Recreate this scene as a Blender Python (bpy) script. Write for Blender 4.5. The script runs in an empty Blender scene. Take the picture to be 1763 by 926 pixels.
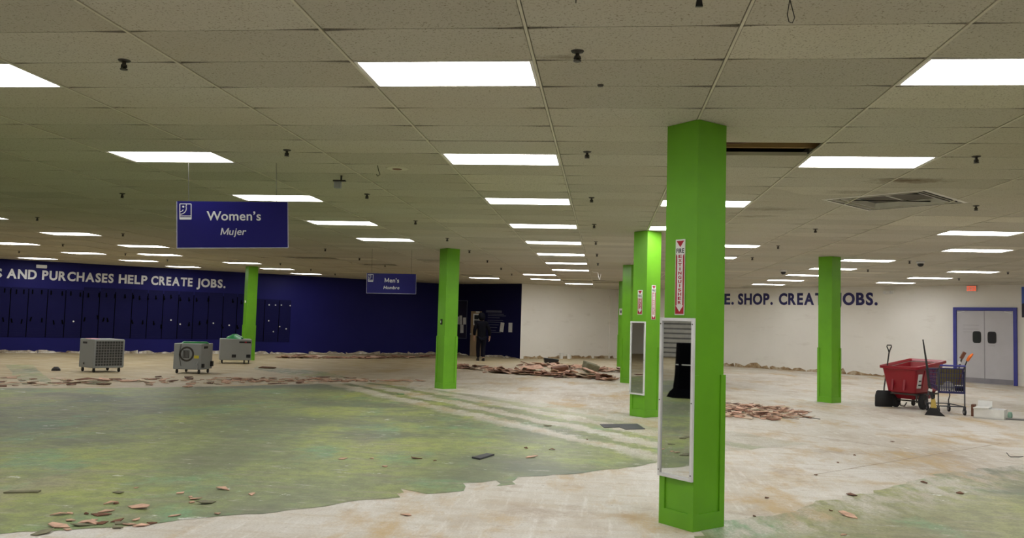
import bpy, bmesh, math, random
from mathutils import Vector, Matrix, Euler
PI = math.pi
rnd = random.Random(7)
sc = bpy.context.scene
COL = sc.collection

# ------------------------------------------------------------------ camera
FPX, YAW, PITCH, ROLL = 1451.64, -0.1101, 0.0645, 0.0288
fwd = Vector((math.sin(YAW)*math.cos(PITCH), math.cos(YAW)*math.cos(PITCH), math.sin(PITCH)))
rt = Vector((math.cos(YAW), -math.sin(YAW), 0)); up = rt.cross(fwd)
cR = rt*math.cos(ROLL) + up*math.sin(ROLL); cU = up*math.cos(ROLL) - rt*math.sin(ROLL)
cam = bpy.data.objects.new('camera', bpy.data.cameras.new('camera')); COL.objects.link(cam)
cam.matrix_world = Matrix(((cR.x, cU.x, -fwd.x, 0), (cR.y, cU.y, -fwd.y, 0), (cR.z, cU.z, -fwd.z, 1.62), (0, 0, 0, 1)))
cam.data.sensor_width = 36; cam.data.lens = FPX/1763*36; cam.data.shift_y = -3/1763
cam.data.clip_start = .05; cam.data.clip_end = 200
sc.camera = cam

# ------------------------------------------------------------------ world, lamps, exposure
LAMP_STRENGTH = 13.5
LAMP_COLOR = (1.0, .99, .975, 1)
wd = bpy.data.worlds.new('world'); sc.world = wd; wd.use_nodes = True
wd.node_tree.nodes['Background'].inputs[0].default_value = (.5, .5, .5, 1)
wd.node_tree.nodes['Background'].inputs[1].default_value = 0.0
sc.view_settings.view_transform = 'Standard'; sc.view_settings.look = 'None'
sc.view_settings.exposure = 0.22; sc.view_settings.gamma = 1.0; sc.view_settings.use_curve_mapping = False
sc.cycles.max_bounces = 10; sc.cycles.diffuse_bounces = 6; sc.cycles.sample_clamp_indirect = 6

# ------------------------------------------------------------------ materials
def mat(name, color, rough=.6, metal=0.0, spec=.4, emit=None, estr=0):
    m = bpy.data.materials.new(name); m.use_nodes = True
    b = m.node_tree.nodes['Principled BSDF']
    b.inputs['Base Color'].default_value = (*color, 1); b.inputs['Roughness'].default_value = rough
    b.inputs['Metallic'].default_value = metal; b.inputs['Specular IOR Level'].default_value = spec
    if emit: b.inputs['Emission Color'].default_value = (*emit, 1); b.inputs['Emission Strength'].default_value = estr
    return m
class NT:
    def __init__(s, m): s.m = m; s.t = m.node_tree; s.b = s.t.nodes['Principled BSDF']
    def n(s, typ, **k):
        x = s.t.nodes.new(typ)
        for a, v in k.items(): setattr(x, a, v)
        return x
    def l(s, a, b): s.t.links.new(a, b)
    def pos(s): return s.n('ShaderNodeNewGeometry').outputs['Position']
    def mapping(s, src, scale=(1,1,1), rot=(0,0,0), loc=(0,0,0)):
        x = s.n('ShaderNodeMapping'); x.inputs['Scale'].default_value = scale; x.inputs['Rotation'].default_value = rot
        x.inputs['Location'].default_value = loc; s.l(src, x.inputs[0]); return x.outputs[0]
    def noise(s, vec, scale, detail=4, rough=.55):
        x = s.n('ShaderNodeTexNoise'); x.inputs['Scale'].default_value = scale; x.inputs['Detail'].default_value = detail
        x.inputs['Roughness'].default_value = rough; s.l(vec, x.inputs['Vector']); return x.outputs[0]
    def ramp(s, fac, stops):
        x = s.n('ShaderNodeValToRGB'); e = x.color_ramp.elements
        while len(e) < len(stops): e.new(.5)
        for i, (p, c) in enumerate(stops):
            e[i].position = p; e[i].color = (*c, 1) if not isinstance(c, (int, float)) else (c, c, c, 1)
        s.l(fac, x.inputs[0]); return x.outputs[0]
    def mix(s, f, a, b, mode='MIX'):
        x = s.n('ShaderNodeMix', data_type='RGBA', blend_type=mode)
        for sock, v in ((x.inputs[0], f), (x.inputs[6], a), (x.inputs[7], b)):
            if hasattr(v, 'is_linked'): s.l(v, sock)
            elif isinstance(v, (int, float)): sock.default_value = v
            else: sock.default_value = (*v, 1)
        return x.outputs[2]
    def math(s, op, a, b=0, c=None, clamp=False):
        x = s.n('ShaderNodeMath', operation=op, use_clamp=clamp)
        for i, v in enumerate((a, b) if c is None else (a, b, c)):
            if hasattr(v, 'is_linked'): s.l(v, x.inputs[i])
            else: x.inputs[i].default_value = v
        return x.outputs[0]
    def dot(s, vec, d):
        x = s.n('ShaderNodeVectorMath', operation='DOT_PRODUCT'); s.l(vec, x.inputs[0]); x.inputs[1].default_value = d
        return x.outputs['Value']
    def base(s, c): s.l(c, s.b.inputs['Base Color'])
    def bump(s, h, strength=.2, dist=.01):
        x = s.n('ShaderNodeBump'); x.inputs['Strength'].default_value = strength; x.inputs['Distance'].default_value = dist
        s.l(h, x.inputs['Height']); s.l(x.outputs[0], s.b.inputs['Normal'])

def worn(name, color, rough=.5, amount=.12, scale=3.0, spec=.4, metal=0.0):
    """plain paint or plastic with slight large-scale unevenness"""
    m = mat(name, color, rough, metal, spec); N = NT(m)
    f = N.noise(N.pos(), scale, 5)
    lo = tuple(c*(1-amount) for c in color); hi = tuple(min(1, c*(1+amount)) for c in color)
    N.base(N.ramp(f, [(.3, lo), (.7, hi)])); return m

def blot(N, c, x, y, rx, ry, col, amt):
    q = N.n('ShaderNodeVectorMath', operation='DISTANCE'); N.l(N.mapping(N.pos(), (1/rx, 1/ry, 0)), q.inputs[0])
    q.inputs[1].default_value = (x/rx, y/ry, 0)
    d = N.math('MULTIPLY_ADD', N.noise(N.pos(), 6, 5, .7), 1.1, q.outputs['Value'])
    return N.mix(N.math('MULTIPLY', N.ramp(d, [(.55, 1.0), (1.25, 0.0)]), amt), c, col)

def concrete(N):
    p = N.pos()
    a = N.ramp(N.noise(N.mapping(p, (1, .55, 1)), .55, 9, .68), [(.36, (.46, .395, .315)), (.48, (.605, .565, .50)), (.62, (.70, .68, .645))])
    # long scrape marks in the building's two directions
    s1 = N.noise(N.mapping(p, (.5, 5, 1), (0, 0, .72)), 1.6, 7, .72)
    a = N.mix(N.ramp(s1, [(.47, 0.0), (.66, .6)]), a, (.50, .41, .29))
    s2 = N.noise(N.mapping(p, (6, .6, 1), (0, 0, .3)), 2.0, 6, .74)
    a = N.mix(N.ramp(s2, [(.52, 0.0), (.66, .6)]), a, (.76, .74, .70))
    s3 = N.noise(N.mapping(p, (1, 1, 1), loc=(4, 9, 0)), 1.7, 9, .75)
    a = N.mix(N.ramp(s3, [(.53, 0.0), (.66, .55)]), a, (.74, .715, .66))
    st = N.noise(N.mapping(p, (1, .5, 1)), .8, 9, .72)
    a = N.mix(N.ramp(st, [(.52, 0.0), (.63, .85)]), a, (.50, .345, .15))
    st2 = N.noise(N.mapping(p, (1, 1, 1), loc=(11, 2, 0)), 1.1, 9, .74)
    a = N.mix(N.ramp(st2, [(.55, 0.0), (.66, .7)]), a, (.38, .29, .21))
    # faded yellow adhesive towards the far left
    d = N.math('MULTIPLY_ADD', N.dot(p, (-.7, .45, 0)), .11, -1.1, clamp=True)
    a = N.mix(N.math('MULTIPLY', d, .85), a, N.ramp(N.noise(N.mapping(p, (1, 2, 1), (0, 0, .7)), 1.0, 7, .7), [(.35, (.34, .24, .10)), (.52, (.47, .38, .19)), (.68, (.58, .50, .34))]))
    for (x, y, rx, ry, cc, amt) in ((1.5, 8.3, 1.1, .6, (.47, .31, .12), .8), (.25, 7.35, .8, .45, (.42, .27, .12), .8), (3.0, 9.6, 1.3, .5, (.50, .36, .17), .6), (2.0, 9.6, .9, .5, (.52, .40, .22), .5), (-.1, 6.5, .7, .35, (.36, .28, .24), .5)):
        a = blot(N, a, x, y, rx, ry, cc, amt)
    sp = N.noise(p, 22, 3)
    a = N.mix(N.ramp(sp, [(.66, 0.0), (.72, .6)]), a, (.22, .17, .12))
    fine = N.noise(p, 55, 4, .7)
    return N.mix(N.ramp(fine, [(.36, .35), (.58, 0.0)]), a, (.33, .29, .24))

M = {}
M['concrete'] = mat('bare_concrete', (.6, .54, .45), .62, 0, .35); N = NT(M['concrete'])
N.base(concrete(N)); N.bump(N.noise(N.pos(), 30, 5), .15, .004)

def green_floor(name, olive, stripes):
    m = mat(name, (.2, .25, .1), .5, 0, .4); N = NT(m); p = N.pos()
    c0 = concrete(N)
    n1 = N.noise(N.mapping(p, (1, .55, 1)), .42, 9, .64)
    g = N.ramp(n1, [(.36, (.12, .14, .085)), (.44, (.19, .235, .11)), (.51, (.27, .33, .11)), (.57, (.36, .43, .095)), (.66, (.36, .34, .19))])
    g = N.mix(olive, g, (.43, .39, .19))
    n2 = N.noise(N.mapping(p, (1, .6, 1), loc=(7, 3, 0)), .7, 9, .68)
    g = N.mix(N.ramp(n2, [(.53, 0.0), (.63, .75)]), g, (.17, .38, .20))       # turquoise green traces
    n3 = N.noise(N.mapping(p, (.6, 4, 1), (0, 0, -.9), (3, 1, 0)), 1.3, 8, .72)
    g = N.mix(N.ramp(n3, [(.50, 0.0), (.64, .65)]), g, (.33, .30, .21))
    n6 = N.noise(N.mapping(p, (.6, .9, 1), (0, 0, .45), (1, 6, 0)), .42, 8, .66)
    g = N.mix(N.ramp(n6, [(.50, 0.0), (.60, .72)]), g, (.125, .145, .115))       # dark grey trodden areas
    n7 = N.noise(p, 6, 6, .75)
    g = N.mix(N.ramp(n7, [(.42, .4), (.55, 0.0)]), g, (.11, .13, .07))
    n4 = N.noise(N.mapping(p, (1.2, 4.5, 1), (0, 0, .25)), 2.2, 7, .7)
    wear = N.ramp(n4, [(.58, 0.0), (.68, .8)])                                # scraped pale flecks
    w = N.dot(p, (.788, .616, 0))
    if stripes:
        wob = N.math('MULTIPLY_ADD', N.noise(p, 1.3, 6, .65), .9, w)
        s = N.math('SINE', N.math('MULTIPLY', wob, 2*PI/.74))
        fr_ = N.math('MULTIPLY_ADD', N.noise(N.mapping(p, (5, .8, 1), (0, 0, .66)), 2.4, 7, .75), 3.0, -1.5)
        s = N.math('ADD', N.math('MULTIPLY_ADD', s, .95, .72), fr_, clamp=True)
        on = N.math('MULTIPLY_ADD', w, 1.8, -11.9, clamp=True)                # starts at w = 6.8
        fade = N.math('MULTIPLY_ADD', w, .42, -3.30, clamp=True)
        fray = N.math('MULTIPLY_ADD', N.noise(N.mapping(p, (1, 5, 1), (0, 0, .9)), 2.2, 7, .75), 2.6, -.95)
        fade = N.math('MULTIPLY', N.math('MULTIPLY_ADD', fade, 1.4, fray), fade, clamp=True)
        wear = N.math('MAXIMUM', wear, N.math('MAXIMUM', N.math('MULTIPLY', s, on), fade))
    else:
        e = N.math('MULTIPLY_ADD', N.dot(p, (-.69, .72, 0)), 2.2, -8.2, clamp=True)
        fr = N.ramp(N.noise(N.mapping(p, (3, 1, 1), (0, 0, .7)), 1.4, 7, .7), [(.42, 0.0), (.58, 1.0)])
        wear = N.math('MAXIMUM', wear, N.math('MULTIPLY', e, fr))
    c = N.mix(N.math('MULTIPLY', wear, .85), g, c0)
    n5 = N.noise(N.mapping(p, (1, 1.3, 1), (0, 0, .2)), 2.6, 6, .70)
    c = N.mix(N.ramp(n5, [(.635, 0.0), (.67, .85)]), c, (.74, .75, .70))
    c = N.mix(N.ramp(N.noise(p, 45, 4, .7), [(.34, .4), (.58, 0.0)]), c, (.11, .12, .065))
    N.base(c); N.bump(N.noise(p, 18, 5), .2, .004)
    return m
M['green_floor'] = green_floor('green_adhesive', 0.12, True)
M['olive_floor'] = green_floor('olive_adhesive', 0.5, False)
M['strip_floor'] = green_floor('green_strip', 0.2, False)

# ceiling tiles: pale mineral fibre with pinholes, each tile a little different, some mould by the air vent
M['tile'] = mat('mineral_tile', (.7, .65, .5), .9, 0, .1); N = NT(M['tile'])
oi = N.n('ShaderNodeObjectInfo').outputs['Random']
isl = N.n('ShaderNodeNewGeometry').outputs['Random Per Island']
r_ = N.math('FRACT', N.math('ADD', oi, isl))
p = N.pos()
c = N.ramp(r_, [(0, (.46, .44, .37)), (.55, (.52, .50, .425)), (.93, (.54, .52, .445)), (1, (.64, .615, .51))])
c = N.mix(N.ramp(N.noise(p, 70, 3, .7), [(.34, .9), (.44, 0.0)]), c, (.22, .19, .13))
c = N.mix(N.ramp(N.noise(p, .7, 4), [(.35, .22), (.6, 0.0)]), c, (.50, .42, .29))
for (x, y, rx, ry, amt) in ((3.35, 9.75, 1.2, .5, .95), (2.3, 12.2, 1.2, .5, .55), (2.2, 13.0, 1.1, .5, .45), (3.0, 10.6, 1.0, .4, .5), (5.2, 10.6, .8, .4, .4), (-.3, 5.3, .5, .12, .5)):
    c = blot(N, c, x, y, rx, ry, (.16, .12, .075), amt)
N.base(c); N.bump(N.noise(p, 120, 2), .3, .003)

M['runner'] = worn('runner_white', (.58, .55, .44), .5, .1)
M['plenum'] = mat('plenum_dark', (.05, .042, .03), .9)
M['beam'] = worn('rough_beam', (.42, .27, .12), .8)
M['blue_wall'] = worn('navy_paint', (.013, .013, .115), .5, .12, .5, .12)
M['slat'] = worn('navy_slatwall', (.007, .007, .058), .5, .15, .5, .12)
M['navy'] = worn('deep_navy_paint', (.006, .006, .042), .5, .12, .5, .10)
M['white_wall'] = mat('cream_wall', (.80, .78, .74), .6, 0, .3); N = NT(M['white_wall'])
p = N.pos()
c = N.ramp(N.noise(p, .5, 5), [(.3, (.76, .735, .69)), (.7, (.82, .80, .76))])
sm = N.noise(N.mapping(p, (1.2, 1.2, 5)), .9, 6, .65)
c = N.mix(N.ramp(sm, [(.58, 0.0), (.72, .35)]), c, (.56, .52, .46))
N.base(c)
M['torn'] = mat('torn_drywall', (.4, .3, .2), .9); N = NT(M['torn'])
N.base(N.ramp(N.noise(N.pos(), 3.2, 6, .7), [(.35, (.17, .11, .06)), (.5, (.36, .25, .14)), (.66, (.62, .55, .43))]))
M['gypsum'] = mat('torn_gypsum', (.5, .46, .4), .9); N = NT(M['gypsum'])
N.base(N.ramp(N.noise(N.pos(), 2.6, 6, .7), [(.36, (.20, .15, .10)), (.5, (.48, .43, .35)), (.62, (.78, .76, .72))]))
M['green'] = worn('lime_paint', (.150, .43, .018), .38, .10, 2.0, .45)
M['frame_white'] = worn('white_frame', (.74, .74, .76), .4)
M['mirror'] = mat('mirror_glass', (.80, .83, .83), .015, 1.0)
M['white'] = worn('white_plastic', (.78, .78, .76), .45)
M['letter'] = worn('letter_white', (.72, .73, .76), .5, .08)
M['letter_navy'] = worn('letter_navy', (.020, .018, .11), .5)
M['sign_blue'] = worn('sign_blue', (.012, .010, .145), .4, .06, 1.0, .2)
M['sign_edge'] = worn('sign_edge', (.42, .42, .55), .4)
M['red_ink'] = worn('red_ink', (.40, .010, .025), .45)
M['lamp'] = mat('lamp_diffuser', (.9, .9, .9), .5, 0, .3, LAMP_COLOR[:3], LAMP_STRENGTH)
M['lamp_frame'] = worn('lamp_frame', (.72, .70, .66), .4)
M['black'] = worn('black_plastic', (.016, .016, .018), .5)
M['dark_metal'] = worn('dark_metal', (.055, .05, .045), .45, .15, 3, .5, .4)
M['chrome'] = mat('zinc_metal', (.45, .45, .47), .35, .8)
M['red_tub'] = worn('red_plastic', (.31, .007, .020), .36, .08, 1.5, .5)
M['red_dark'] = worn('red_plastic_base', (.30, .010, .018), .42, .1, 1.5)
M['flat_black'] = mat('flat_black', (.0025, .0025, .004), .9, 0, .03)
M['rubber'] = worn('rubber', (.020, .020, .022), .7)
M['cart_blue'] = worn('cart_blue', (.03, .03, .12), .4)
M['cart_frame'] = worn('cart_frame', (.10, .105, .12), .4, .1, 3, .5, .5)
M['orange'] = worn('orange_grip', (.80, .17, .02), .45)
M['wood'] = worn('brown_wood', (.16, .065, .035), .6)
M['straw'] = worn('straw', (.52, .38, .10), .8)
M['cardboard'] = worn('olive_board', (.17, .14, .055), .8)
M['grille_brown'] = worn('grille_brown', (.085, .075, .055), .7)
M['bag'] = worn('white_bag', (.42, .41, .38), .5)
M['machine'] = worn('grey_machine', (.28, .295, .295), .45, .06, 1.5)
M['machine_dark'] = worn('grey_machine_dark', (.20, .20, .195), .5)  # darker grey for the machine bars, tray and shutter backing
M['filter'] = worn('filter_dark', (.055, .055, .055), .6)
M['green_bag'] = worn('green_bag', (.02, .20, .06), .35)
M['yellow'] = worn('yellow_label', (.60, .52, .05), .5)
M['pink'] = worn('pink_tag', (.75, .35, .45), .5)
M['door_grey'] = worn('door_grey', (.50, .49, .52), .45, .07, 1.2)
M['door_blue'] = worn('door_frame_blue', (.050, .055, .30), .4)
M['door_line'] = worn('door_seam', (.24, .23, .26), .5)
M['glass_dark'] = mat('dark_glass', (.03, .03, .035), .12, 0, .6)
M['door_tan'] = worn('tan_door', (.33, .24, .14), .5)
M['paper'] = worn('paper', (.55, .55, .55), .7)
M['dim_print'] = worn('dim_print', (.075, .08, .12), .6)
M['exit_red'] = mat('exit_red', (.5, .1, .06), .5, 0, .3, (1.0, .16, .07), .55)
M['poster_blue'] = worn('poster_blue', (.06, .13, .52), .4)
M['poster_dark'] = worn('poster_dark', (.012, .009, .03), .4)
M['coat'] = worn('dark_coat', (.006, .006, .009), .9, .1, 3, .05)
M['trousers'] = worn('dark_trousers', (.009, .009, .015), .9, .1, 3, .05)
M['skin'] = worn('skin', (.50, .30, .22), .5)
M['shoe'] = worn('shoe', (.016, .013, .012), .6)
M['scrap_pink'] = worn('scrap_pink', (.62, .39, .29), .8, .25, 9)
M['scrap_brown'] = worn('scrap_brown', (.16, .07, .04), .8, .3, 9)
M['scrap_olive'] = worn('scrap_olive', (.20, .19, .12), .75, .25, 9)
M['scrap_pale'] = worn('scrap_pale', (.58, .48, .36), .85, .25, 9)
M['scrap_mix'] = mat('scrap_mix', (.4, .25, .15), .85); N = NT(M['scrap_mix'])
N.base(N.ramp(N.n('ShaderNodeNewGeometry').outputs['Random Per Island'], [(0, (.09, .042, .026)), (.20, (.20, .095, .06)), (.34, (.50, .29, .20)), (.75, (.62, .42, .32)), (1, (.54, .46, .35))]))
M['floor_joint'] = worn('floor_joint', (.33, .26, .19), .8)
M['slab_dark'] = worn('dark_vinyl', (.045, .048, .062), .45, .2, 4)
M['shutter'] = worn('shutter_white', (.66, .66, .64), .5)

# ------------------------------------------------------------------ mesh helpers
class MB:
    def __init__(s): s.v = []; s.f = []
    def add(s, vs, fs):
        o = len(s.v); s.v += [tuple(v) for v in vs]; s.f += [[i+o for i in f] for f in fs]; return s
    def box(s, c, d, rot=None, taper=None):
        x, y, z = (k/2 for k in d)
        vs = [Vector((i*x, j*y, k*z)) for k in (-1, 1) for j in (-1, 1) for i in (-1, 1)]
        if taper: vs = [Vector((v.x*(taper if v.z < 0 else 1), v.y*(taper if v.z < 0 else 1), v.z)) for v in vs]
        if rot is not None: vs = [(rot if isinstance(rot, Matrix) else Euler(rot).to_matrix()) @ v for v in vs]
        c = Vector(c)
        return s.add([v+c for v in vs], [(0, 2, 3, 1), (4, 5, 7, 6), (0, 1, 5, 4), (2, 6, 7, 3), (0, 4, 6, 2), (1, 3, 7, 5)])
    def prism(s, poly, z0, z1):
        n = len(poly)
        return s.add([(p[0], p[1], z0) for p in poly]+[(p[0], p[1], z1) for p in poly],
                     [tuple(range(n-1, -1, -1)), tuple(range(n, 2*n))]+[(i, (i+1) % n, n+(i+1) % n, n+i) for i in range(n)])
    def loft(s, rings, cap=True):
        n = len(rings[0]); vs = [v for r in rings for v in r]; fs = []
        for k in range(len(rings)-1):
            fs += [(k*n+i, k*n+(i+1) % n, (k+1)*n+(i+1) % n, (k+1)*n+i) for i in range(n)]
        if cap: fs += [tuple(range(n-1, -1, -1)), tuple(range((len(rings)-1)*n, len(rings)*n))]
        return s.add(vs, fs)
    def lathe(s, prof, n=12, c=(0, 0, 0), axis='z'):
        rings = []
        for r, z in prof:
            ring = []
            for i in range(n):
                a = 2*PI*i/n; x, y = r*math.cos(a), r*math.sin(a)
                v = (x, y, z) if axis == 'z' else ((z, x, y) if axis == 'x' else (y, z, x))
                ring.append((v[0]+c[0], v[1]+c[1], v[2]+c[2]))
            rings.append(ring)
        return s.loft(rings)
    def tube(s, pts, r, n=8):
        pts = [Vector(p) for p in pts]; rings = []
        for i, p in enumerate(pts):
            t = (pts[min(i+1, len(pts)-1)]-pts[max(i-1, 0)]).normalized()
            a = t.orthogonal().normalized() if i == 0 else (prev - t*prev.dot(t)).normalized()
            prev = a; b = t.cross(a); rr = r[i] if isinstance(r, (list, tuple)) else r
            rings.append([p+(a*math.cos(2*PI*k/n)+b*math.sin(2*PI*k/n))*rr for k in range(n)])
        return s.loft(rings)
    def mesh(s, name):
        me = bpy.data.meshes.new(name); me.from_pydata(s.v, [], s.f); me.update(); return me
    def build(s, name, m, parent=None, smooth=False, bevel=0, **k):
        o = obj(name, s.mesh(name), m, parent, **k)
        if smooth: shade(o)
        if bevel:
            b = o.modifiers.new('bevel', 'BEVEL'); b.width = bevel; b.segments = 2; b.limit_method = 'ANGLE'
        return o
def shade(o, ang=.6):
    me = o.data; bm = bmesh.new(); bm.from_mesh(me); bmesh.ops.recalc_face_normals(bm, faces=bm.faces)
    for f in bm.faces: f.smooth = True
    for e in bm.edges: e.smooth = len(e.link_faces) != 2 or e.calc_face_angle(0) < ang
    bm.to_mesh(me); bm.free()
def obj(name, me, m, parent=None, loc=None, rot=None):
    o = bpy.data.objects.new(name, me); COL.objects.link(o)
    if m is not None and me is not None and not me.materials: me.materials.append(M[m] if isinstance(m, str) else m)
    if parent is not None: o.parent = parent
    if loc is not None: o.location = loc
    if rot is not None: o.rotation_euler = rot
    return o
def tag(o, label, cat, group=None):
    o['label'] = label; o['category'] = cat
    if group: o['group'] = group
    return o
def thing(name, label, cat, loc=(0, 0, 0), rz=0, group=None):
    o = bpy.data.objects.new(name, None); COL.objects.link(o); o.empty_display_size = .1
    o.location = loc; o.rotation_euler = (0, 0, rz); return tag(o, label, cat, group)
def struct(o): o['kind'] = 'structure'; return o
def stuff(o): o['kind'] = 'stuff'; return o
def dup(root, loc, rz=0, label=None, group=None):
    r = root.copy(); COL.objects.link(r); r.location = loc; r.rotation_euler = (0, 0, rz)
    if label: r['label'] = label
    if group: r['group'] = group
    for ch in list(root.children):
        c = ch.copy(); COL.objects.link(c); c.parent = r
        for g in list(ch.children):
            d = g.copy(); COL.objects.link(d); d.parent = c
    return r
def ordinal(n): return ['nearest', 'second', 'third', 'fourth', 'fifth', 'sixth', 'seventh', 'eighth', 'ninth', 'tenth'][n]

# text: glyph meshes lie in the XY plane, z = thickness
_glyph = {}
def glyph(ch, bold=.02, depth=.006):
    k = (ch, bold, depth)
    if ch == 'M' and k not in _glyph:        # drawn as four bars: the font's own M fills wrongly when emboldened
        t_ = .10+bold; m = MB(); cap = .70
        for x in (0, .72-t_): m.prism([(x, 0), (x+t_, 0), (x+t_, cap), (x, cap)], 0, depth)
        m.prism([(0, cap), (.36-t_*.5, .06), (.36+t_*.5, .06), (t_, cap)], 0, depth); m.prism([(.72, cap), (.72-t_, cap), (.36-t_*.5, .06), (.36+t_*.5, .06)], 0, depth)
        _glyph[k] = (m.mesh('glyph'), 0, .72, 0, cap)
    if k not in _glyph:
        cu = bpy.data.curves.new('glyph', 'FONT'); cu.body = ch; cu.size = 1; cu.offset = bold; cu.extrude = depth/2
        cu.resolution_u = 4
        o = bpy.data.objects.new('glyph', cu); COL.objects.link(o)
        dg = bpy.context.evaluated_depsgraph_get(); me = bpy.data.meshes.new_from_object(o.evaluated_get(dg))
        bpy.data.objects.remove(o); bpy.data.curves.remove(cu)
        me.materials.clear(); me.transform(Matrix.Translation((0, 0, depth/2)))
        xs = [v.co.x for v in me.vertices]; ys = [v.co.y for v in me.vertices]
        _glyph[k] = (me, min(xs), max(xs), min(ys), max(ys))
    return _glyph[k]
_placed = {}
def lay(text, x0, x1, y0, cap, m, parent, bold=.02, depth=.01, gap=.10, space=.30, shear=0.0, name='letter', z=0.0):
    """letters between x0 and x1 of the parent's XY plane, baseline y0, capital height cap; one child per letter"""
    H = glyph('H', bold, depth)[4]; adv = []; x = 0
    for ch in text:
        if ch == ' ': x += space; continue
        g = glyph(ch, bold, depth); adv.append((ch, x - g[1])); x += g[2]-g[1]+gap*(-.2 if ch == 'W' else 1)
    tot = x-gap; sy = cap/H; sx = (x1-x0)/tot if x1 is not None else sy
    if x1 is None: x0 -= tot*sx/2                                # x0 is then the middle
    for ch, off in adv:
        key = (ch, bold, depth, round(sx, 5), round(sy, 5), shear, m)
        if key not in _placed:
            me = glyph(ch, bold, depth)[0].copy()
            me.transform(Matrix(((sx, shear*sy, 0, 0), (0, sy, 0, 0), (0, 0, 1, 0), (0, 0, 0, 1)))); me.materials.append(M[m]); _placed[key] = me
        obj(name, _placed[key], None, parent, (x0+off*sx, y0, z))

# ------------------------------------------------------------------ building plan (metres; x along the ceiling tiles, y into the room)
HC = 3.318                                   # ceiling height
L0 = Vector((-21.17, 27.63)); C1 = Vector((-7.33, 39.49)); C2 = Vector((-3.65, 37.24)); C3 = Vector((.63, 41.22)); R1 = Vector((13.64, 29.26))
dL = (C1-L0).normalized(); dR = (R1-C3).normalized(); d1 = (C2-C1).normalized(); d2 = (C3-C2).normalized()
LW = L0-dL*22; RE = C3+dR*40; SW = Vector((-36, -7)); SE = Vector((30, -7))
ROOM = [LW, L0, C1, C2, C3, R1, RE, SE, SW]
def inside(x, y):
    r = False; n = len(ROOM)
    for i in range(n):
        a, b = ROOM[i], ROOM[(i+1) % n]
        if (a.y > y) != (b.y > y) and x < (b.x-a.x)*(y-a.y)/(b.y-a.y)+a.x: r = not r
    return r
def wall_frame(A, d):
    """matrix whose X runs along the wall, Y up, Z out of it into the room (room lies on the right of A->B)"""
    n = Vector((d.y, -d.x))
    return Matrix(((d.x, 0, n.x, A.x), (d.y, 0, n.y, A.y), (0, 1, 0, 0), (0, 0, 0, 1)))
def wall(name, A, B, m, th=.15):
    d = (B-A).normalized(); o = obj(name, MB().box(((B-A).length/2, 1.85, -th/2), ((B-A).length+.0, 3.7, th)).mesh(name), m)
    o.matrix_world = wall_frame(A, d); return struct(o)
wall_left = wall('wall_left', L0-dL*4, C1, 'blue_wall')
wall('wall_far_left', LW, L0-dL*4, 'white_wall')
wall_back = wall('wall_back', C1, C2, 'navy')
wall_recess = wall('wall_recess', C2, C3, 'white_wall')
wall_right = wall('wall_right', C3, RE, 'white_wall')
wall_west = wall('wall_west', SW, LW, 'white_wall')
wall_south = wall('wall_south', SE, SW, 'white_wall')
wall_east = wall('wall_east', RE, SE, 'white_wall')
SL = 4.0                                     # wall_left starts 4 m before L0

floor = struct(MB().prism([(p.x, p.y) for p in ROOM][::-1], -.2, 0).build('floor', 'concrete'))

# ------------------------------------------------------------------ ceiling: deck, runners, tiles
X0, Y0, TX, TY = -1.7067, 4.7504, 1.22, .61
deck = struct(MB().prism([(p.x, p.y) for p in ROOM][::-1], 4.0, 4.1).build('ceiling', 'plenum'))
LIGHTS = {0: [1, 6, 11, 16, 21, 26, 31, 36, 51], -1: [41, 46], -3: [1, 6, 11, 16, 21, 46], 3: [1, 6, 21, 26],
          2: [11, 16, 41, 46, 51], -9: [16, 21, 26, 36, 41, 46], -12: [26, 31, 36, 41], -10: [31], -15: [31, 36],
          6: [11, 16, 26, 31, 36, 41, 46], 7: [21], 9: [31, 36, 41]}
OUTSIDE = [(0, -4), (-3, -4), (3, -4), (-6, -4), (6, -4), (6, 1), (6, 6), (-6, 1), (-12, 11), (-9, 6), (-15, 21), (-18, 26), (9, 11), (9, 16), (12, 21), (12, 26), (12, 31), (-12, 1), (-15, 6), (-18, 1), (-21, 6), (-24, 1), (-27, 6), (-30, 1), (-33, -4), (-33, 6), (-9, 1), (-21, 1), (-24, 6), (-27, 1)]  # unseen lights, added to brighten the room and the mirror's view
lit = {(i, j) for i, js in LIGHTS.items() for j in js} | set(OUTSIDE)
HOLE = {(2, 5)}
SAG = {(-6, 31): (.035, .0), (-7, 31): (0, .02), (-6, 33): (-.03, .01), (0, 47): (.035, .0), (1, 46): (.03, -.01), (1, 48): (.03, 0), (-3, 43): (.03, 0), (-3, 31): (.02, 0), (-5, 35): (.025, .01), (0, 5): (0, 0)}
def tile_mesh(seed):
    r = random.Random(seed); hx, hy = TX/2-.0135, TY/2-.003; P = []
    cs = [r.uniform(.010, .026) for _ in range(4)]; ls = [r.uniform(.12, .38) for _ in range(4)]
    P += [(-hx, -hy+cs[0]), (-hx+ls[0], -hy), (hx-ls[1], -hy), (hx, -hy+cs[1]), (hx, hy-cs[2]), (hx-ls[2], hy), (-hx+ls[3], hy), (-hx, hy-cs[3])]
    return MB().prism(P, 0, .016)
tms = [tile_mesh(s) for s in range(5)]; tmesh = []
for t in tms:
    me = t.mesh('ceiling_tile'); me.materials.append(M['tile']); tmesh.append(me)
cells = []
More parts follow.
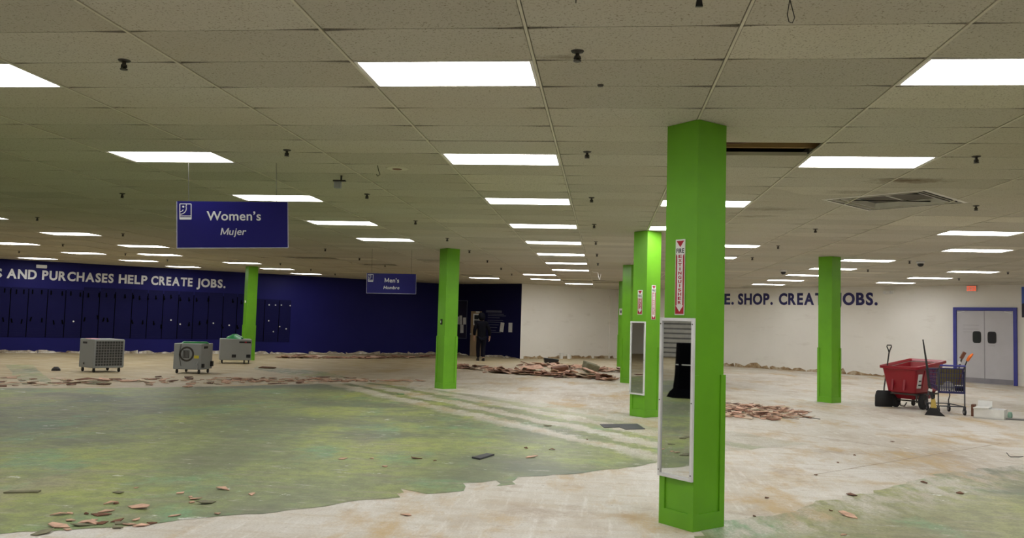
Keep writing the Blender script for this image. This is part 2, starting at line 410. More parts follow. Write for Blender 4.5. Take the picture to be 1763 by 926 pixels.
for i in range(-36, 27):
    for j in range(-21, 62):
        x, y = X0+(i+.5)*TX, Y0+(j+.5)*TY
        if (i, j) in lit or (i, j) in HOLE: continue
        if any(inside(x+a*TX/2, y+b*TY/2) for a in (-1, 0, 1) for b in (-1, 0, 1)):
            d = Vector((x, y, 1.7)); dep = d.dot(fwd); u = 881.5+FPX*d.dot(cR)/max(dep, .1)
            vis = dep > .5 and -60 < u < 1823 and 463-FPX*d.dot(cU)/dep > -40
            cells.append((dep if vis else 1e3+d.length, i, j, x, y))
VC = Vector((3.70, 11.28)); VA = math.radians(-41.6)
def half(poly, n, d):                        # keep the part of a polygon where p.n >= d
    out = []
    for k, a in enumerate(poly):
        b = poly[(k+1) % len(poly)]; fa, fb = a.dot(n)-d, b.dot(n)-d
        if fa >= 0: out.append(a)
        if (fa > 1e-9) != (fb > 1e-9) and abs(fa-fb) > 1e-12: out.append(a.lerp(b, fa/(fa-fb)))
    return out
def vent_tile(x, y):
    hx, hy = TX/2-.0135, TY/2-.003; poly = [Vector((x-hx, y-hy)), Vector((x+hx, y-hy)), Vector((x+hx, y+hy)), Vector((x-hx, y+hy))]; m = MB()
    for k in range(4):
        n = Vector((math.cos(VA+k*PI/2), math.sin(VA+k*PI/2))); d = VC.dot(n)+.645
        q = half(poly, n, d)
        if len(q) > 2: m.prism([(p_.x, p_.y) for p_ in q], HC, HC+.016)
        poly = half(poly, -n, -d)
        if len(poly) < 3: break
    if m.f: m.build('ceiling_tile', 'tile', deck)
cells.sort(); rest = MB(); single = 0
for k, (dep, i, j, x, y) in enumerate(cells):
    if abs(x-VC.x) < 1.6 and abs(y-VC.y) < 1.3:
        vent_tile(x, y); single += 1; continue
    if (i, j) in SAG or single < 285:
        o = obj('ceiling_tile', tmesh[rnd.randrange(5)], None, deck, (x, y, HC)); single += 1
        if (i, j) in SAG: o.rotation_euler = (SAG[i, j][0]*2.2, SAG[i, j][1]*2, 0); o.location.z -= .004
    else:
        t = rnd.choice(tms); rest.add([(v[0]+x, v[1]+y, v[2]+HC) for v in t.v], t.f)
stuff(rest.build('ceiling_tiles', 'tile', deck))
for i in range(-36, 28):
    ys = [Y0+j*TY for j in range(-21, 63) if inside(X0+i*TX, Y0+j*TY)]
    if len(ys) < 2: continue
    MB().box((X0+i*TX, (ys[0]+ys[-1])/2, HC+.006), (.017, ys[-1]-ys[0]+.5, .022)).build('main_runner', 'runner', deck)
ct = MB()
for j in range(-20, 62):
    xs = [X0+i*TX for i in range(-36, 28) if inside(X0+i*TX, Y0+j*TY)]
    if len(xs) > 1: ct.box(((xs[0]+xs[-1])/2, Y0+j*TY, HC+.028), (xs[-1]-xs[0], .014, .010))
stuff(ct.build('cross_tees', 'flat_black', deck))  # tees coloured black to stand in for the shade in the tile gaps
# what shows through the missing tile
bx, by = X0+2.5*TX, Y0+5.5*TY
MB().box((bx, by+.26, HC+.17), (1.5, .05, .20)).build('roof_joist', 'beam', deck)
MB().tube([(bx-.9, by+.16, HC+.12), (bx-.2, by+.20, HC+.10), (bx+.3, by+.17, HC+.13), (bx+.9, by+.22, HC+.11)], .014).build('conduit', 'wood', deck)
for j, col in ((5, 'runner'), (6, 'runner')):
    MB().box((bx, Y0+j*TY, HC+.018), (TX-.03, .02, .035)).build('cross_tee', col, deck)

# ------------------------------------------------------------------ ceiling lights
def make_light(loc, label):
    t = thing('ceiling_light', label, 'ceiling light', loc, 0, 'rectangular ceiling lights')
    a, b, w = TX/2-.012, TY/2-.004, .022
    f = MB()
    for s in (-1, 1):
        f.box((0, s*(b-w/2), .012), (2*a, w, .026)); f.box((s*(a-w/2), 0, .012), (w, 2*b-2*w, .026))
    f.build('frame', 'lamp_frame', t)
    MB().box((0, 0, .012), (2*a-2*w, 2*b-2*w, .008)).build('diffuser', 'lamp', t)
    h = MB(); h.box((0, 0, .10), (2*a, 2*b, .01))
    for s in (-1, 1): h.box((0, s*b, .06), (2*a, .008, .08)); h.box((s*a, 0, .06), (.008, 2*b, .08))
    h.build('housing', 'lamp_frame', t); return t
ROWNAME = {0: 'the straight centre row', -1: 'the pair in front of the white recess wall', -3: 'the row beside the Women’s sign',
           3: 'the row right of the front column', 2: 'the row hidden by the front column', -9: 'the row over the far left column',
           -12: 'the row over the left wall lettering', -10: 'the single place between the left rows', -15: 'the far left edge row',
           6: 'the right row nearing the wall lettering', 7: 'the single place right of the right row', 9: 'the row before the exit door wall'}
proto = None
for i, js in LIGHTS.items():
    for n, j in enumerate(js):
        loc = (X0+(i+.5)*TX, Y0+(j+.5)*TY, HC)
        if not inside(loc[0], loc[1]): continue
        lab = 'white rectangular ceiling light, %s of %s' % (ordinal(n), ROWNAME[i])
        if len(js) == 1: lab = 'white rectangular ceiling light in %s' % ROWNAME[i]
        if proto is None: proto = make_light(loc, lab)
        else: dup(proto, loc, 0, lab)
for (i, j) in OUTSIDE:
    loc = (X0+(i+.5)*TX, Y0+(j+.5)*TY, HC)
    if inside(loc[0], loc[1]): dup(proto, loc, 0, 'added unseen rectangular ceiling light beyond the edges of the photo', 'added ceiling lights outside the photo')

# ------------------------------------------------------------------ green adhesive on the floor
def sheet(name, poly, m, h=.0025, jag=.05, step=.12, seed=1):
    r = random.Random(seed); P = []
    for k, a in enumerate(poly):
        b = poly[(k+1) % len(poly)]; a = Vector(a); b = Vector(b); L = (b-a).length; n = max(1, min(90, int(L/step)))
        for q in range(n):
            c = a.lerp(b, q/n)
            if q: c += Vector((r.uniform(-jag, jag), r.uniform(-jag, jag)))
            P.append((c.x, c.y))
    bm = bmesh.new(); vs = [bm.verts.new((x, y, h)) for x, y in P]; f = bm.faces.new(vs)
    if f.normal.z < 0: f.normal_flip()
    bmesh.ops.triangulate(bm, faces=[f])
    me = bpy.data.meshes.new(name); bm.to_mesh(me); bm.free()
    return obj(name, me, m, floor)
main_poly = [(-11.99, 15.81), (-10.1, 16.75), (-8.29, 18.2), (-6.67, 19.8), (-5.77, 20.6), (-4.72, 20.1), (-3.68, 19.2), (-1.63, 17.45), (.47, 15.8), (1.15, 15.05), (1.97, 13.86), (2.91, 12.52),
             (2.07, 11.81), (1.63, 11.47), (.65, 10.25), (-.21, 9.3), (-.86, 8.9), (-.84, 8.5), (-1.02, 8.36), (-1.06, 8.66), (-1.36, 8.43), (-1.29, 8.05), (-1.6, 7.82), (-1.89, 8.0), (-1.80, 7.62), (-2.12, 7.42), (-2.33, 7.11), (-2.74, 6.72), (-3.12, 6.48), (-3.34, 6.27), (-3.77, 5.99), (-4.27, 5.7), (-9.5, 1.5), (-19, 6), (-16, 12)]
sheet('green_residue', main_poly, 'green_floor', .0025, .05, .13, 3)
sheet('green_residue', [(1.0, 7.38), (1.5, 7.67), (1.98, 8.27), (2.59, 8.91), (3.31, 9.73), (4.14, 10.62), (5.33, 11.46), (7.5, 12.2), (9, 8), (6, 5), (2.8, 4.5), (.55, 6.2)], 'olive_floor', .0025, .07, .13, 4)
sheet('green_residue', [(-16.73, 22.18), (-16.2, 22.6), (-11.8, 17.2), (-12.2, 16.75)], 'strip_floor', .0020, .03, .3, 5)
sheet('green_residue', [(-18.2, 21.2), (-17.6, 21.5), (-13.2, 16.6), (-13.6, 16.2)], 'strip_floor', .0020, .03, .3, 6)
sheet('green_residue', [(-10.86, 25.64), (-8.08, 24.12), (-6.77, 22.15), (-7.99, 21.95), (-10.17, 24.03)], 'strip_floor', .0020, .05, .3, 7)
for A, B in (((2.2, 22.85), (5.0, 21.55)), ((2.0, 14.6), (5.6, 11.2)), ((5.3, 20.55), (12.4, 26.9)), ((-1.5, 25.2), (.4, 23.5)), ((2.35, 9.9), (6.0, 13.6))):
    A = Vector(A); B = Vector(B); n = (B-A).normalized(); n = Vector((-n.y, n.x))*.008
    sheet('floor_joint', [A+n, A-n, B-n, B+n], 'floor_joint', .0015, .006, .2, 9)

# ------------------------------------------------------------------ torn strips along the wall feet
def torn(name, wallo, s0, s1, hmin, hmax, m, seed, th=.012):
    r = random.Random(seed); s = s0; top = []
    while s < s1:
        top.append((s, r.uniform(hmin, hmax))); s += r.uniform(.05, .28)
    poly = [(s0, .001)]+[(a, b) for a, b in top]+[(s1, .001)]
    bm = bmesh.new(); vs = [bm.verts.new((a, b, th)) for a, b in poly]; f = bm.faces.new(vs)
    ex = bmesh.ops.extrude_face_region(bm, geom=[f]); bmesh.ops.translate(bm, verts=[v for v in ex['geom'] if isinstance(v, bmesh.types.BMVert)], vec=(0, 0, -th+.001))
    bmesh.ops.recalc_face_normals(bm, faces=bm.faces); bmesh.ops.triangulate(bm, faces=bm.faces)
    me = bpy.data.meshes.new(name); bm.to_mesh(me); bm.free(); return obj(name, me, m, wallo)
for k in range(13): torn('torn_drywall_edge', wall_left, SL-3.8+k*1.69, SL-3.8+(k+1)*1.69-.02, .03, .13, 'gypsum', 20+k)
torn('torn_drywall_edge', wall_back, .05, 1.35, .06, .14, 'gypsum', 40); torn('torn_drywall_edge', wall_back, 2.2, 4.28, .04, .12, 'gypsum', 41)
for k in range(4): torn('torn_drywall_edge', wall_recess, .2+k*1.4, .2+(k+1)*1.4-.12, .06, .15, 'torn', 50+k)
for k in range(9): torn('torn_drywall_edge', wall_right, .1+k*1.65, .1+(k+1)*1.65-.02, .04, .26 if k in (4, 6) else .15, 'torn', 60+k)

NUM = 'first second third fourth fifth sixth seventh eighth ninth tenth eleventh twelfth thirteenth fourteenth fifteenth sixteenth seventeenth eighteenth nineteenth twentieth twenty-first twenty-second twenty-third twenty-fourth twenty-fifth twenty-sixth twenty-seventh'.split()
# ------------------------------------------------------------------ slatwall on the blue wall
JO = [-1.4, -.85, -.28, .3, .85, 1.46, 2.04, 2.61, 3.17, 3.71, 4.3, 4.86, 5.42, 5.99, 6.56, 7.14, 7.71, 8.27, 8.84, 9.41, 10.03, 10.53]
def slat_panel(w, z0, z1):
    m = MB(); n = int((z1-z0)/.076); P = []
    for k in range(n):
        a = z0+k*(z1-z0)/n; b = z0+(k+1)*(z1-z0)/n
        P += [(a, .012), (a+.012, .012), (a+.012, .022), (b, .022)]
    P = [(z0, 0)]+P+[(z1, 0)]
    rings = [[(x, a, b) for a, b in P] for x in (-w/2, w/2)]
    q = len(P); fs = [(i, i+1, q+i+1, q+i) for i in range(q-1)]
    m.add(rings[0]+rings[1], fs); return m
for a, b in zip(JO[:-1], JO[1:]):
    MB().box((0, (.57 if b < 9 else .5)+.87, .002), (b-a, 1.74, .003)).build('shadow_gap_board', 'flat_black', wall_left, loc=(SL+(a+b)/2, 0, 0))  # black sheet added as the shade in the panel joints
    slat_panel(b-a-.030, .57 if b < 9 else .5, 2.34 if b < 2.8 else (2.44 if b < 9 else 2.26)).build('slat_panel', 'slat', wall_left, loc=(SL+(a+b)/2, 0, 0))
hook = None
FL = wall_frame(L0-dL*4, dL)
def wp(s, z, out=0.0): return FL @ Vector((SL+s, z, out))
rzL = math.atan2(dL.y, dL.x)
hb = MB().box((0, -.03, 0), (.045, .012, .16)).box((0, -.10, -.05), (.02, .16, .03)).box((0, -.18, -.03), (.02, .02, .06)).mesh('wall_hook'); hb.materials.append(M['flat_black'])
UP = [(.11, 2.21), (.29, 2.17), (.47, 2.18), (.7, 2.19), (.97, 2.2), (1.26, 2.2), (1.56, 2.19), (1.92, 2.18), (2.2, 2.19), (2.51, 2.16), (2.78, 2.15), (3.14, 2.17), (3.39, 2.18), (3.69, 2.15), (4.04, 2.16), (4.33, 2.15), (4.55, 2.12), (4.85, 2.13), (5.14, 2.16), (5.44, 2.15), (5.69, 2.21), (6.04, 2.13), (6.37, 2.14), (6.66, 2.13), (7.11, 2.15), (8.08, 2.14), (8.43, 2.1)]
LO = [(.12, 1.18), (.38, 1.15), (.69, 1.13), (.97, 1.22), (1.32, 1.19), (1.7, 1.12), (1.98, 1.14), (2.7, 1.25), (3.14, 1.34), (3.34, 1.26), (3.48, 1.25), (4.34, 1.2), (4.71, 1.19), (5.11, 1.17), (5.39, 1.04), (6.42, 1.16), (6.82, 1.21), (7.11, 1.27), (7.71, 1.09), (8.32, 1.08)]
for row, lab, g in ((UP, '%s black display hook from the left, upper row of the blue slat wall', 'upper hooks on the blue slat wall'), (LO, '%s black display hook from the left, lower row of the blue slat wall', 'lower hooks on the blue slat wall')):
    for n_, (s, z) in enumerate(row):
        o = obj('wall_hook', hb, None, None, wp(s, z, .0), (0, rnd.uniform(-.25, .25) if row is LO else 0, rzL)); tag(o, lab % NUM[n_], 'hook', g)
wb = MB().lathe([(.0, 0), (.028, 0), (.03, .012), (.012, .02), (.012, .05), (0, .052)], 10).mesh('wall_peg'); wb.materials.append(M['white'])
for n_, (s, z) in enumerate(sorted([(2.34, 1.17), (5.74, 1.3), (6.09, 1.15), (7.36, 1.22), (7.99, 1.15), (9.59, 2.03), (9.86, 2.03), (10.11, 2.04), (10.49, 2.03), (9.6, 1.37), (10.08, 1.14), (10.36, 1.05), (9.82, .92)])):
    o = obj('wall_peg', wb, None, None, None); o.matrix_world = FL @ Matrix.Translation((SL+s, z, .021)); tag(o, '%s tiny white peg from the left on the navy slat wall' % NUM[n_], 'peg', 'white pegs on the slat wall')

# ------------------------------------------------------------------ wall lettering
def on_wall(name, label, cat, A, d, s, z, out=.001):
    t = thing(name, label, cat); t.matrix_world = wall_frame(A, d) @ Matrix.Translation((s, z, out)); return t
t = on_wall('wall_lettering', 'white capital lettering AND PURCHASES HELP CREATE JOBS on blue wall', 'lettering', L0-dL*4, dL, SL, 2.66)
for w, a, b in (('S', -.36, -.0), ('AND', .14, 1.07), ('PURCHASES', 1.24, 3.61), ('HELP', 3.79, 4.8), ('CREATE', 4.94, 6.48), ('JOBS.', 6.64, 7.77)):
    lay(w, a, b, 0, .325, 'letter', t, .034, .012, .09)
t = on_wall('wall_lettering', 'navy capital lettering SHOP. CREATE JOBS. on the white right wall', 'lettering', C3, dR, 0, 2.64)
for w, a, b in (('E.', 6.12, 6.60), ('SHOP.', 6.81, 8.46), ('CREATE', 8.74, 10.98), ('JOBS.', 11.22, 12.82)):
    lay(w, a, b, 0, .45, 'letter_navy', t, .036, .012, .09)

# ------------------------------------------------------------------ emergency lamps, exit sign, poster
def emergency(A, d, s, z, label):
    t = on_wall('emergency_light', label, 'emergency light', A, d, s, z)
    MB().box((0, 0, .04), (.34, .12, .08)).build('case', 'white', t, bevel=.012)
    for q in (-1, 1): MB().lathe([(.0, 0), (.03, 0), (.05, .05), (.05, .07), (0, .072)], 12, (q*.12, -.01, .08)).build('lamp_head', 'frame_white', t, smooth=True)
emergency(L0-dL*4, dL, SL+1.2, 3.12, 'white twin-head emergency light above the lettering on the blue wall')
emergency(C3, dR, 13.25, 3.10, 'white twin-head emergency light high on the white right wall')
t = on_wall('exit_sign', 'glowing red EXIT sign above the grey double doors', 'sign', C3, dR, 16.1, 3.20)
MB().box((0, 0, .04), (.32, .20, .06)).build('housing', 'frame_white', t, bevel=.006)
MB().box((0, 0, .0715), (.29, .17, .003)).build('face', 'exit_red', t)
e = bpy.data.objects.new('word', None); COL.objects.link(e); e.parent = t; e.location = (0, 0, .0735)
lay('EXIT', -.12, .12, -.055, .11, 'letter', e, .02, .003)
t = on_wall('wall_poster', 'blue poster with dark figure silhouette beside the double doors', 'poster', C3, dR, 17.62, 2.24)
MB().box((.6, .5, .008), (1.2, 1.0, .014)).build('panel', 'poster_blue', t)
P = [(0, 0), (1.2, 0), (1.2, .4), (.95, .52), (.75, .56), (.72, .66), (.74, .80), (.68, .92), (.56, .96), (.44, .92), (.38, .80), (.40, .68), (.42, .58), (.2, .52), (0, .44)]
MB().prism(P, .0155, .0175).build('silhouette', 'poster_dark', t)

# ------------------------------------------------------------------ double doors in the right wall
FR = wall_frame(C3, dR)
dd = bpy.data.objects.new('door_1', None); COL.objects.link(dd); dd.matrix_world = FR @ Matrix.Translation((16.49, 0, .002)); struct(dd)
f = MB()
for s in (-1, 1): f.box((s*.94, 1.28, .03), (.11, 2.56, .07))
f.box((0, 2.505, .03), (1.77, .11, .07)); f.build('door_frame', 'door_blue', dd, bevel=.006)
for s in (-1, 1):
    lf = MB().box((s*.441, 1.225, .02), (.876, 2.44, .035)).build('door_leaf', 'door_grey', dd, bevel=.004)
    def oval(w, h, n=28):
        P = []
        for k in range(n):
            a = 2*PI*k/n; c, q = math.cos(a), math.sin(a); e_ = .45
            P.append((w*math.copysign(abs(c)**e_, c), h*math.copysign(abs(q)**e_, q)))
        return P
    wx = s*.235
    g = MB().prism([(wx+x, 1.555+y) for x, y in oval(.135, .20)], .038, .050).build('window_gasket', 'black', lf)
    MB().prism([(wx+x, 1.555+y) for x, y in oval(.105, .17)], .0505, .053).build('window_pane', 'glass_dark', lf)
    MB().box((s*.44, .10, .039), (.86, .16, .003)).build('kick_plate', 'door_line', lf)
    MB().tube([(s*.86, 2.38, .04), (s*.72, 2.40, .06), (s*.62, 2.42, .05)], .012).build('door_closer', 'frame_white', lf)
    for q in (1.72, 1.82, 1.95) if s < 0 else (1.28,): MB().box((s*(.42 if s < 0 else .22), q, .0385), (.5 if s < 0 else .22, .008, .002)).build('scratch', 'door_line', lf)
MB().box((0, 1.225, .03), (.014, 2.44, .03)).build('center_seam', 'door_line', dd)

# ------------------------------------------------------------------ things on the dark partition
FB = wall_frame(C1, d1)
db = bpy.data.objects.new('door_2', None); COL.objects.link(db); db.matrix_world = FB @ Matrix.Translation((1.78, 0, .002)); struct(db)
f = MB()
for s in (-1, 1): f.box((s*.40, 1.05, .02), (.07, 2.10, .05))
f.box((0, 2.085, .02), (.74, .05, .05)); f.build('door_frame', 'navy', db)
lf = MB().box((-.04, 1.03, .012), (.64, 2.05, .02)).build('door_leaf', 'door_tan', db)
g = MB()
for s in (-1, 1): g.box((-.02+s*.16, 1.68, .026), (.06, .52, .008)); g.box((-.02, 1.68+s*.23, .026), (.26, .06, .008))
g.build('window_trim', 'white', lf)
MB().box((-.02, 1.68, .025), (.26, .40, .004)).build('window_pane', 'glass_dark', lf)
MB().box((-.02, 1.66, .031), (.24, .05, .004)).build('notice', 'paper', lf)
MB().box((.05, 2.02, .026), (.22, .07, .006)).build('door_pale_strip', 'white', lf)  # pale strip near the top of the leaf
MB().lathe([(.0, 0), (.02, 0), (.02, .04), (.035, .06), (.02, .08), (0, .08)], 12, (-.30, 1.0, .022)).build('door_knob', 'chrome', lf, smooth=True)
MB().box((.17, .72, .026), (.24, .05, .006)).build('push_plate', 'black', lf)
t = on_wall('notice_board', 'dark framed board with grey papers left of the tan door', 'notice board', C1, d1, .86, .77)
f = MB()
for s in (-1, 1): f.box((s*.31, .89, .015), (.03, 1.78, .03)); f.box((0, .89+s*.875, .015), (.59, .03, .03))
f.build('frame', 'dim_print', t); MB().box((0, .89, .006), (.60, 1.74, .008)).build('panel', 'poster_dark', t)
for x, z, w, h in ((-.06, .86, .16, .42), (.17, .82, .18, .32), (.02, .45, .20, .38), (-.22, .84, .10, .36)): MB().box((x, z, .013), (w, h, .004), (0, 0, .04)).build('paper_sheet', 'paper', t)
t = on_wall('wall_lettering', 'small faded lettering block on the navy wall beside the tan door', 'lettering', C1, d1, 2.36, 1.08)
MB().box((.40, .98, .002), (.92, .10, .003)).build('heading_line', 'dim_print', t)
for z, a, b in ((.86, .05, .98), (.79, .05, 1.1), (.70, .05, .75), (.58, .05, .95), (.50, .05, 1.0), (.38, .05, .70), (.26, .10, .62), (.12, .15, .55), (.04, .15, .85)):
    MB().box(((a+b)/2, z, .002), (b-a, .030, .003)).build('text_line', 'dim_print', t)
for x, rz, lab in ((3.26, -.14, 'tilted grey paper sheet taped to the navy wall'), (3.74, 0, 'upright grey paper sheet taped near the white wall corner')):
    o = MB().box((0, 0, .003), (.21, .42, .004)).build('paper_notice', 'paper'); o.matrix_world = FB @ Matrix.Translation((x, 1.36, .006)) @ Matrix.Rotation(rz, 4, 'Z'); tag(o, lab, 'paper')
# white cups at the foot of the recess wall
F2 = wall_frame(C2, d2)
for s, h, lab in ((2.17, .26, 'taller white cup standing at the foot of the white recess wall'), (2.62, .20, 'shorter white cup at the foot of the white recess wall')):
    o = MB().lathe([(.07, 0), (.10, h), (.092, h), (.065, .01)], 14).build('foam_cup', 'white', smooth=True); o.location = F2 @ Vector((s, 0, .25)); tag(o, lab, 'cup')
# pale soffit edge in the recess corner
MB().box((5.35, 1.5, .03), (.06, 3.0, .06)).build('corner_trim', 'white_wall', wall_recess)

# ------------------------------------------------------------------ green columns
A42 = math.radians(42)
shaft_me = MB().box((0, 0, HC/2-.001), (.345, .345, HC-.004)).mesh('shaft'); shaft_me.materials.append(M['green'])
bat_me = MB().box((0, 0, .617), (.058, .0135, 1.235)).mesh('batten'); bat_me.materials.append(M['green'])
rail_me = MB().box((0, 0, .065), (.256, .0135, .13)).mesh('base_rail'); rail_me.materials.append(M['green'])
cap_me = MB().box((0, 0, 0), (.375, .375, .012)).mesh('ceiling_collar'); cap_me.materials.append(M['dark_metal'])
def column(x, y, label):
    t = thing('square_column', label, 'column', (x, y, 0), A42)
    obj('shaft', shaft_me, None, t)
    for k in range(4):
        R = Matrix.Rotation(k*PI/2, 4, 'Z')
        for s in (-1, 1):
            o = obj('batten', bat_me, None, t, R @ Vector((s*.157, -.1795, 0)), (0, 0, k*PI/2))
        obj('base_rail', rail_me, None, t, R @ Vector((0, -.1795, 0)), (0, 0, k*PI/2))
    return t
column(.748, 7.17, 'big green square column in front with the large mirror')
column(.758, 15.41, 'green column with mirror and two extinguisher signs behind the front one')
column(-3.70, 19.85, 'green column before the dark blue corner with a small black switch')
column(-12.5, 28.8, 'small green column in front of the blue slat wall')
column(5.14, 20.05, 'green column before the white wall lettering on the right')
column(.75, 24.1, 'third green column mostly hidden behind the column with two signs')
column(.80, 33.2, 'dark green column farthest back beside the white recess wall')
def col_face(cx, cy, which):
    """matrix with X to the right along the face, Y up, Z out; origin on the column axis at floor level"""
    n = Vector((-math.cos(A42), -math.sin(A42))) if which == 'L' else Vector((math.sin(A42), -math.cos(A42)))
    x = Vector((-n.y, n.x)); c = Vector((cx, cy))+n*.1725
    return Matrix(((x.x, 0, n.x, c.x), (x.y, 0, n.y, c.y), (0, 1, 0, 0), (0, 0, 0, 1)))
def face_thing(name, label, cat, F, x, z, out):
    t = thing(name, label, cat); t.matrix_world = F @ Matrix.Translation((x, z, out)); return t
def mirror(F, label):
    t = face_thing('wall_mirror', label, 'mirror', F, 0, .39, .016); w, h, b = .375, 1.30, .026
    f = MB()
    for s in (-1, 1): f.box((s*(w/2-b/2), h/2, .012), (b, h, .024)); f.box((0, h/2+s*(h/2-b/2), .012), (w-2*b, b, .024))
    fr = f.build('frame', 'frame_white', t, bevel=.003)
    MB().box((0, h/2, .006), (w-2*b+.004, h-2*b+.004, .010)).build('mirror_pane', 'mirror', t)
    for s in (-1, 1):
        for z in (.05, .62, 1.25): MB().lathe([(0, 0), (.006, 0), (.005, .003), (0, .003)], 8, (s*(w/2-b/2), z, .0241)).build('screw', 'dark_metal', fr)
F1 = col_face(.748, 7.17, 'L'); F2L = col_face(.758, 15.41, 'L'); F2R = col_face(.758, 15.41, 'R')
mirror(F1, 'tall white-framed mirror hanging on the big front column')
mirror(F2L, 'tall white-framed mirror hanging on the second column')
def ext_sign(F, x, z0, h, w, label):
    t = face_thing('fire_extinguisher_sign', label, 'sign', F, x, z0, .0012)
    MB().box((0, h/2, .003), (w, h, .005)).build('panel', 'white', t, bevel=.002)
    MB().prism([(-w*.40, h-w*.12), (0, h-w*.62), (w*.40, h-w*.12)], .0056, .0066).build('top_triangle', 'red_ink', t)
    for s in (-1, 1):
        MB().prism(sorted([(s*w*.44, w*.75), (s*w*.30, w*.75), (s*w*.30, h-w*1.30), (s*w*.44, h-w*1.12)], key=lambda q: 0) if s > 0 else [(-w*.30, w*.75), (-w*.44, w*.75), (-w*.44, h-w*1.12), (-w*.30, h-w*1.30)], .0056, .0066).build('side_stripe', 'red_ink', t)
        MB().prism([(s*w*.44, w*.08), (s*w*.44, w*.75), (s*w*.40, w*.75), (0, w*.25), (0, w*.08)][::s], .0056, .0066).build('arrow_field', 'red_ink', t)
    lay('FIRE', -w*.40, w*.40, h-w*1.08, w*.36, 'black', t, .02, .0012, z=.0056)
    for k, ch in enumerate('EXTINGUISHER'):
        y = h-w*1.46-k*(h-w*2.32)/11.0
        ww = w*(.10 if ch == 'I' else .34)
        lay(ch, -ww/2, ww/2, y, w*.235, 'red_ink', t, .03, .0012, z=.0056)
F1L_h = .62
ext_sign(F1, .0, 1.715, .625, .105, 'red and white FIRE EXTINGUISHER arrow sign on the big front column')
ext_sign(F2L, .015, 1.815, .44, .12, 'shorter FIRE EXTINGUISHER sign above the mirror on the second column')
ext_sign(F2R, -.0, 1.73, .615, .105, 'longer FIRE EXTINGUISHER sign on the right face of the second column')
def small_box(F, x, z, w, h, m, name, label, cat):
    t = face_thing(name, label, cat, F, x, z, .0012)
    MB().box((0, 0, .012), (w, h, .024)).build('cover_plate', m, t, bevel=.003)
    MB().box((0, 0, .026), (w*.3, h*.4, .006)).build('toggle', 'frame_white' if m == 'black' else 'black', t)
small_box(col_face(-3.70, 19.85, 'L'), .02, 1.57, .06, .13, 'black', 'wall_switch', 'small black switch on the green column before the blue corner', 'switch')
small_box(col_face(-12.5, 28.8, 'L'), .0, 2.06, .08, .08, 'white', 'wall_sensor', 'small white sensor on the far left green column', 'sensor')
small_box(col_face(.80, 33.2, 'L'), .0, 2.13, .20, .25, 'white', 'wall_thermostat', 'pale thermostat box on the farthest green column', 'thermostat')

# ------------------------------------------------------------------ hanging signs
def hanging_sign(a, b, ztop, h, l1, l2, label, tilt=0.0):
    a = Vector(a); b = Vector(b); d = (b-a).normalized(); L = (b-a).length; n = Vector((d.y, -d.x))
    t = thing('hanging_sign', label, 'sign')
    t.matrix_world = Matrix(((d.x, 0, n.x, a.x), (d.y, 0, n.y, a.y), (0, 1, 0, ztop-h-L/2*math.sin(tilt)), (0, 0, 0, 1))) @ Matrix.Rotation(tilt, 4, 'Z')
    MB().box((L/2, h/2, 0), (L, h, .012)).build('panel', 'sign_blue', t)
    e = MB()
    for s in (0, 1): e.box((s*L, h/2, 0), (.008, h, .016))
    e.box((L/2, 0, 0), (L, .008, .016)); e.build('edge_trim', 'sign_edge', t)
    for s in (.12, L-.12): MB().tube([(s, h, 0), (s, h+(HC-ztop)-.03*(1 if s > .5 else -1)*(tilt > .03), 0)], .0025, 6).build('hanger_wire', 'dark_metal', t)
    k = L/1.155
    # white line emblem: a framed half face above two bars
    g = MB(); x0, y0 = .03*k, h-.195*k; w, hh = .115*k, .165*k; q = .008*k
    g.box((x0+w/2, y0+hh, .007), (w, q, .002)); g.box((x0+w, y0+hh/2, .007), (q, hh, .002)); g.box((x0, y0+hh/2, .007), (q, hh, .002))
    g.box((x0+w/2, y0+.035*k, .007), (w, q, .002)); g.box((x0+w/2, y0+.008*k, .007), (w, .026*k, .002))
    g.lathe([(0, .006), (.011*k, .006), (.011*k, .008), (0, .008)], 12, (x0+.035*k, y0+.135*k, 0))
    for R, a0, a1 in ((.038*k, -1.45, -.45), (.066*k, -1.45, .35)):
        cx, cy = x0+.0*k, y0+.118*k
        pts = [(cx+R*math.cos(a0+(a1-a0)*u/8), cy+R*math.sin(a0+(a1-a0)*u/8)) for u in range(9)]
        for (ax, ay), (bx_, by_) in zip(pts, pts[1:]):
            g.box(((ax+bx_)/2, (ay+by_)/2, .007), (math.hypot(bx_-ax, by_-ay)+.004*k, q, .002), (0, 0, math.atan2(by_-ay, bx_-ax)))
    g.box((x0+.066*k, y0+.153*k, .007), (q, .024*k, .002))
    g.build('emblem', 'letter', t)
    lay(l1, .585*k, None, h-.205*k, .098*k, 'letter', t, .014, .002, .085, z=.0062)
    lay(l2, .575*k, None, h-.365*k, .075*k, 'letter', t, .010, .002, .085, shear=.18, z=.0062)
    return t
hanging_sign((-4.61, 8.65), (-3.517, 9.05), 2.853, .512, "Women’s", 'Mujer', 'large blue hanging sign reading Women’s Mujer with white emblem', .053)
hanging_sign((-5.776, 20.08), (-4.643, 20.50), 2.716, .49, "Men’s", 'Hombre', 'smaller dark blue hanging sign reading Men’s Hombre near the corner', .018)

